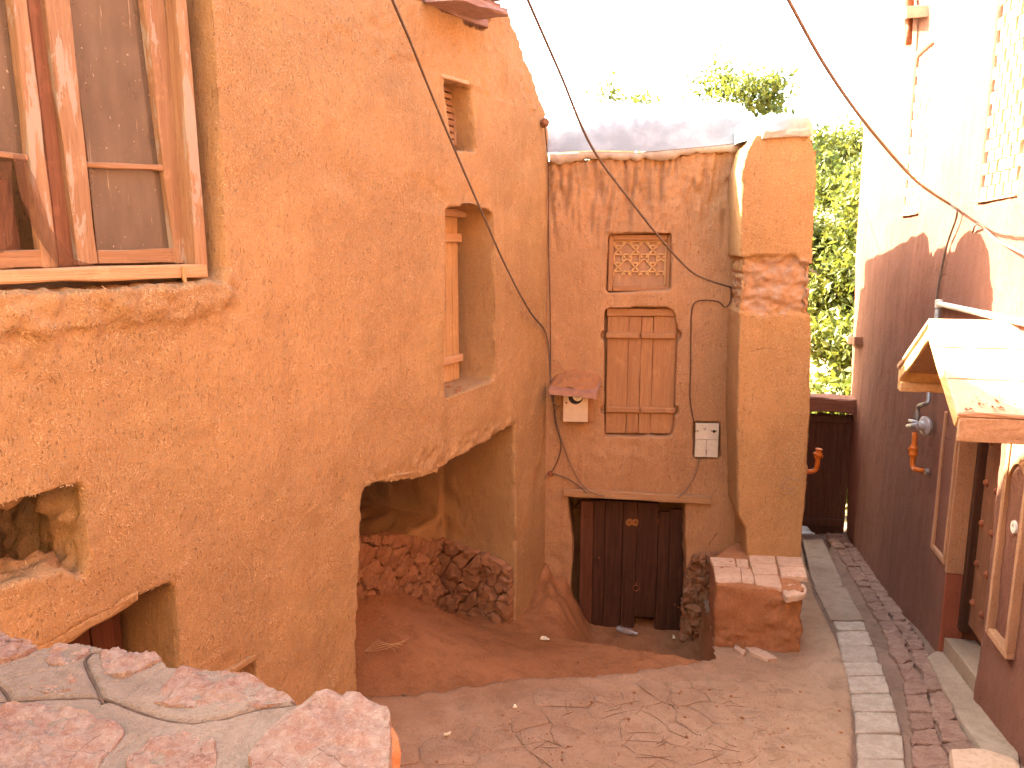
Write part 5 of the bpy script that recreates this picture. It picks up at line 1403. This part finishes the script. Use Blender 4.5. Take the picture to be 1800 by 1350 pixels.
# ------------------------------------------------------------------ trees beyond the gate
def tree(x, y, z, H, rad, nleaf, label, mat, seed, leaf=.085, lean=0):
    r = random.Random(seed); t = thing('broadleaf_tree', label, 'tree', Matrix.Translation((x, y, z)), 'trees beyond the alley gate')
    bm = bmesh.new(); tips = []
    def limb(p, d, L, rad_, lev):
        P = [p]; q = Vector(p)
        for k in range(4):
            d = (d + Vector((r.uniform(-.22, .22), r.uniform(-.22, .22), r.uniform(-.05, .16)))).normalized(); q = q + d * (L / 4); P.append(q.copy())
        tube_bm(bm, P, [rad_ * (1 - .18 * k) for k in range(5)], 6 if lev < 2 else 4)
        if lev >= 2: tips.extend(P[1:])
        if lev < 3:
            for k in range(4 if lev else 7):
                s = P[r.randint(2 if lev == 0 else 1, 4)]; an = r.uniform(0, 6.28)
                dd = (d * .35 + Vector((math.cos(an), math.sin(an), r.uniform(-.15, .6)))).normalized()
                limb(s, dd, L * r.uniform(.45, .65) * (rad / H * 2.2 if lev == 0 else 1), rad_ * .45, lev + 1)
    limb(Vector((0, 0, -.2)), Vector((lean, 0, 1)), H * .72, H * .022, 0)
    from_bm('trunk', bm, M['bark'], t, None, True)
    vs_, fs = [], []
    for i in range(nleaf):
        c = tips[r.randrange(len(tips))] + Vector((r.gauss(0, .22), r.gauss(0, .22), r.gauss(0, .2)))
        n_ = Vector((r.gauss(0, 1), r.gauss(0, 1), r.gauss(.8, .7))).normalized(); a = n_.orthogonal().normalized(); an = r.uniform(0, 6.28); b = n_.cross(a)
        u_ = a * math.cos(an) + b * math.sin(an); v_ = n_.cross(u_); s = leaf * r.uniform(.6, 1.3); k = len(vs_)
        vs_ += [c - u_ * s, c + v_ * s * .45 + n_ * s * .1, c + u_ * s, c - v_ * s * .45 + n_ * s * .1]; fs.append((k, k + 1, k + 2, k + 3))
    mesh('crown', vs_, fs, M[mat], t)
    return t
tree(6.5, 14.6, -1.1, 6.9, 2.3, 30000, 'leafy tree filling the gap between pillar and right house above the gate', 'leaf', 5)
tree(9.0, 18.5, -1.1, 9.0, 3.2, 26000, 'tall tree behind the others with its thin top beside the sunlit wall', 'leaf_dark', 9, .10)
tree(7.0, 24.0, -1.1, 7.5, 4.2, 26000, 'bright tree showing above the sheeted roof left of the pillar', 'leaf', 14, .10)
def bush(x, y, z, rad, hgt, n, seed, label):
    r = random.Random(seed); vs_, fs = [], []; t = thing('bush', label, 'bush', Matrix.Translation((x, y, z)), 'bushes behind the gate')
    cl = [(r.gauss(0, rad * .45), r.gauss(0, rad * .45), hgt * (.15 + .8 * r.random() ** .8)) for _ in range(30)]
    bm = bmesh.new()
    for c in cl[:14]: tube_bm(bm, [(c[0] * .2, c[1] * .2, 0), (c[0] * .5, c[1] * .5, c[2] * .5), c], [.03, .02, .008], 4)
    from_bm('stem', bm, M['bark'], t)
    for i in range(n):
        c = Vector(cl[r.randrange(30)]) + Vector((r.gauss(0, .2), r.gauss(0, .2), r.gauss(0, .18)))
        n_ = Vector((r.gauss(0, 1), r.gauss(0, 1), r.gauss(.7, .7))).normalized(); a = n_.orthogonal().normalized(); an = r.uniform(0, 6.28); b = n_.cross(a)
        u_ = a * math.cos(an) + b * math.sin(an); v_ = n_.cross(u_); s = .085 * r.uniform(.6, 1.3); k = len(vs_)
        vs_ += [c - u_ * s, c + v_ * s * .5, c + u_ * s, c - v_ * s * .5]; fs.append((k, k + 1, k + 2, k + 3))
    mesh('crown', vs_, fs, M['leaf'], t)
bush(5.6, 12.9, -1.1, .9, 2.3, 5000, 3, 'bright low bush just behind the gate, nearest the pillar')
bush(6.9, 13.6, -1.1, 1.0, 2.9, 5000, 4, 'dense bush behind the gate, close to the right house corner')
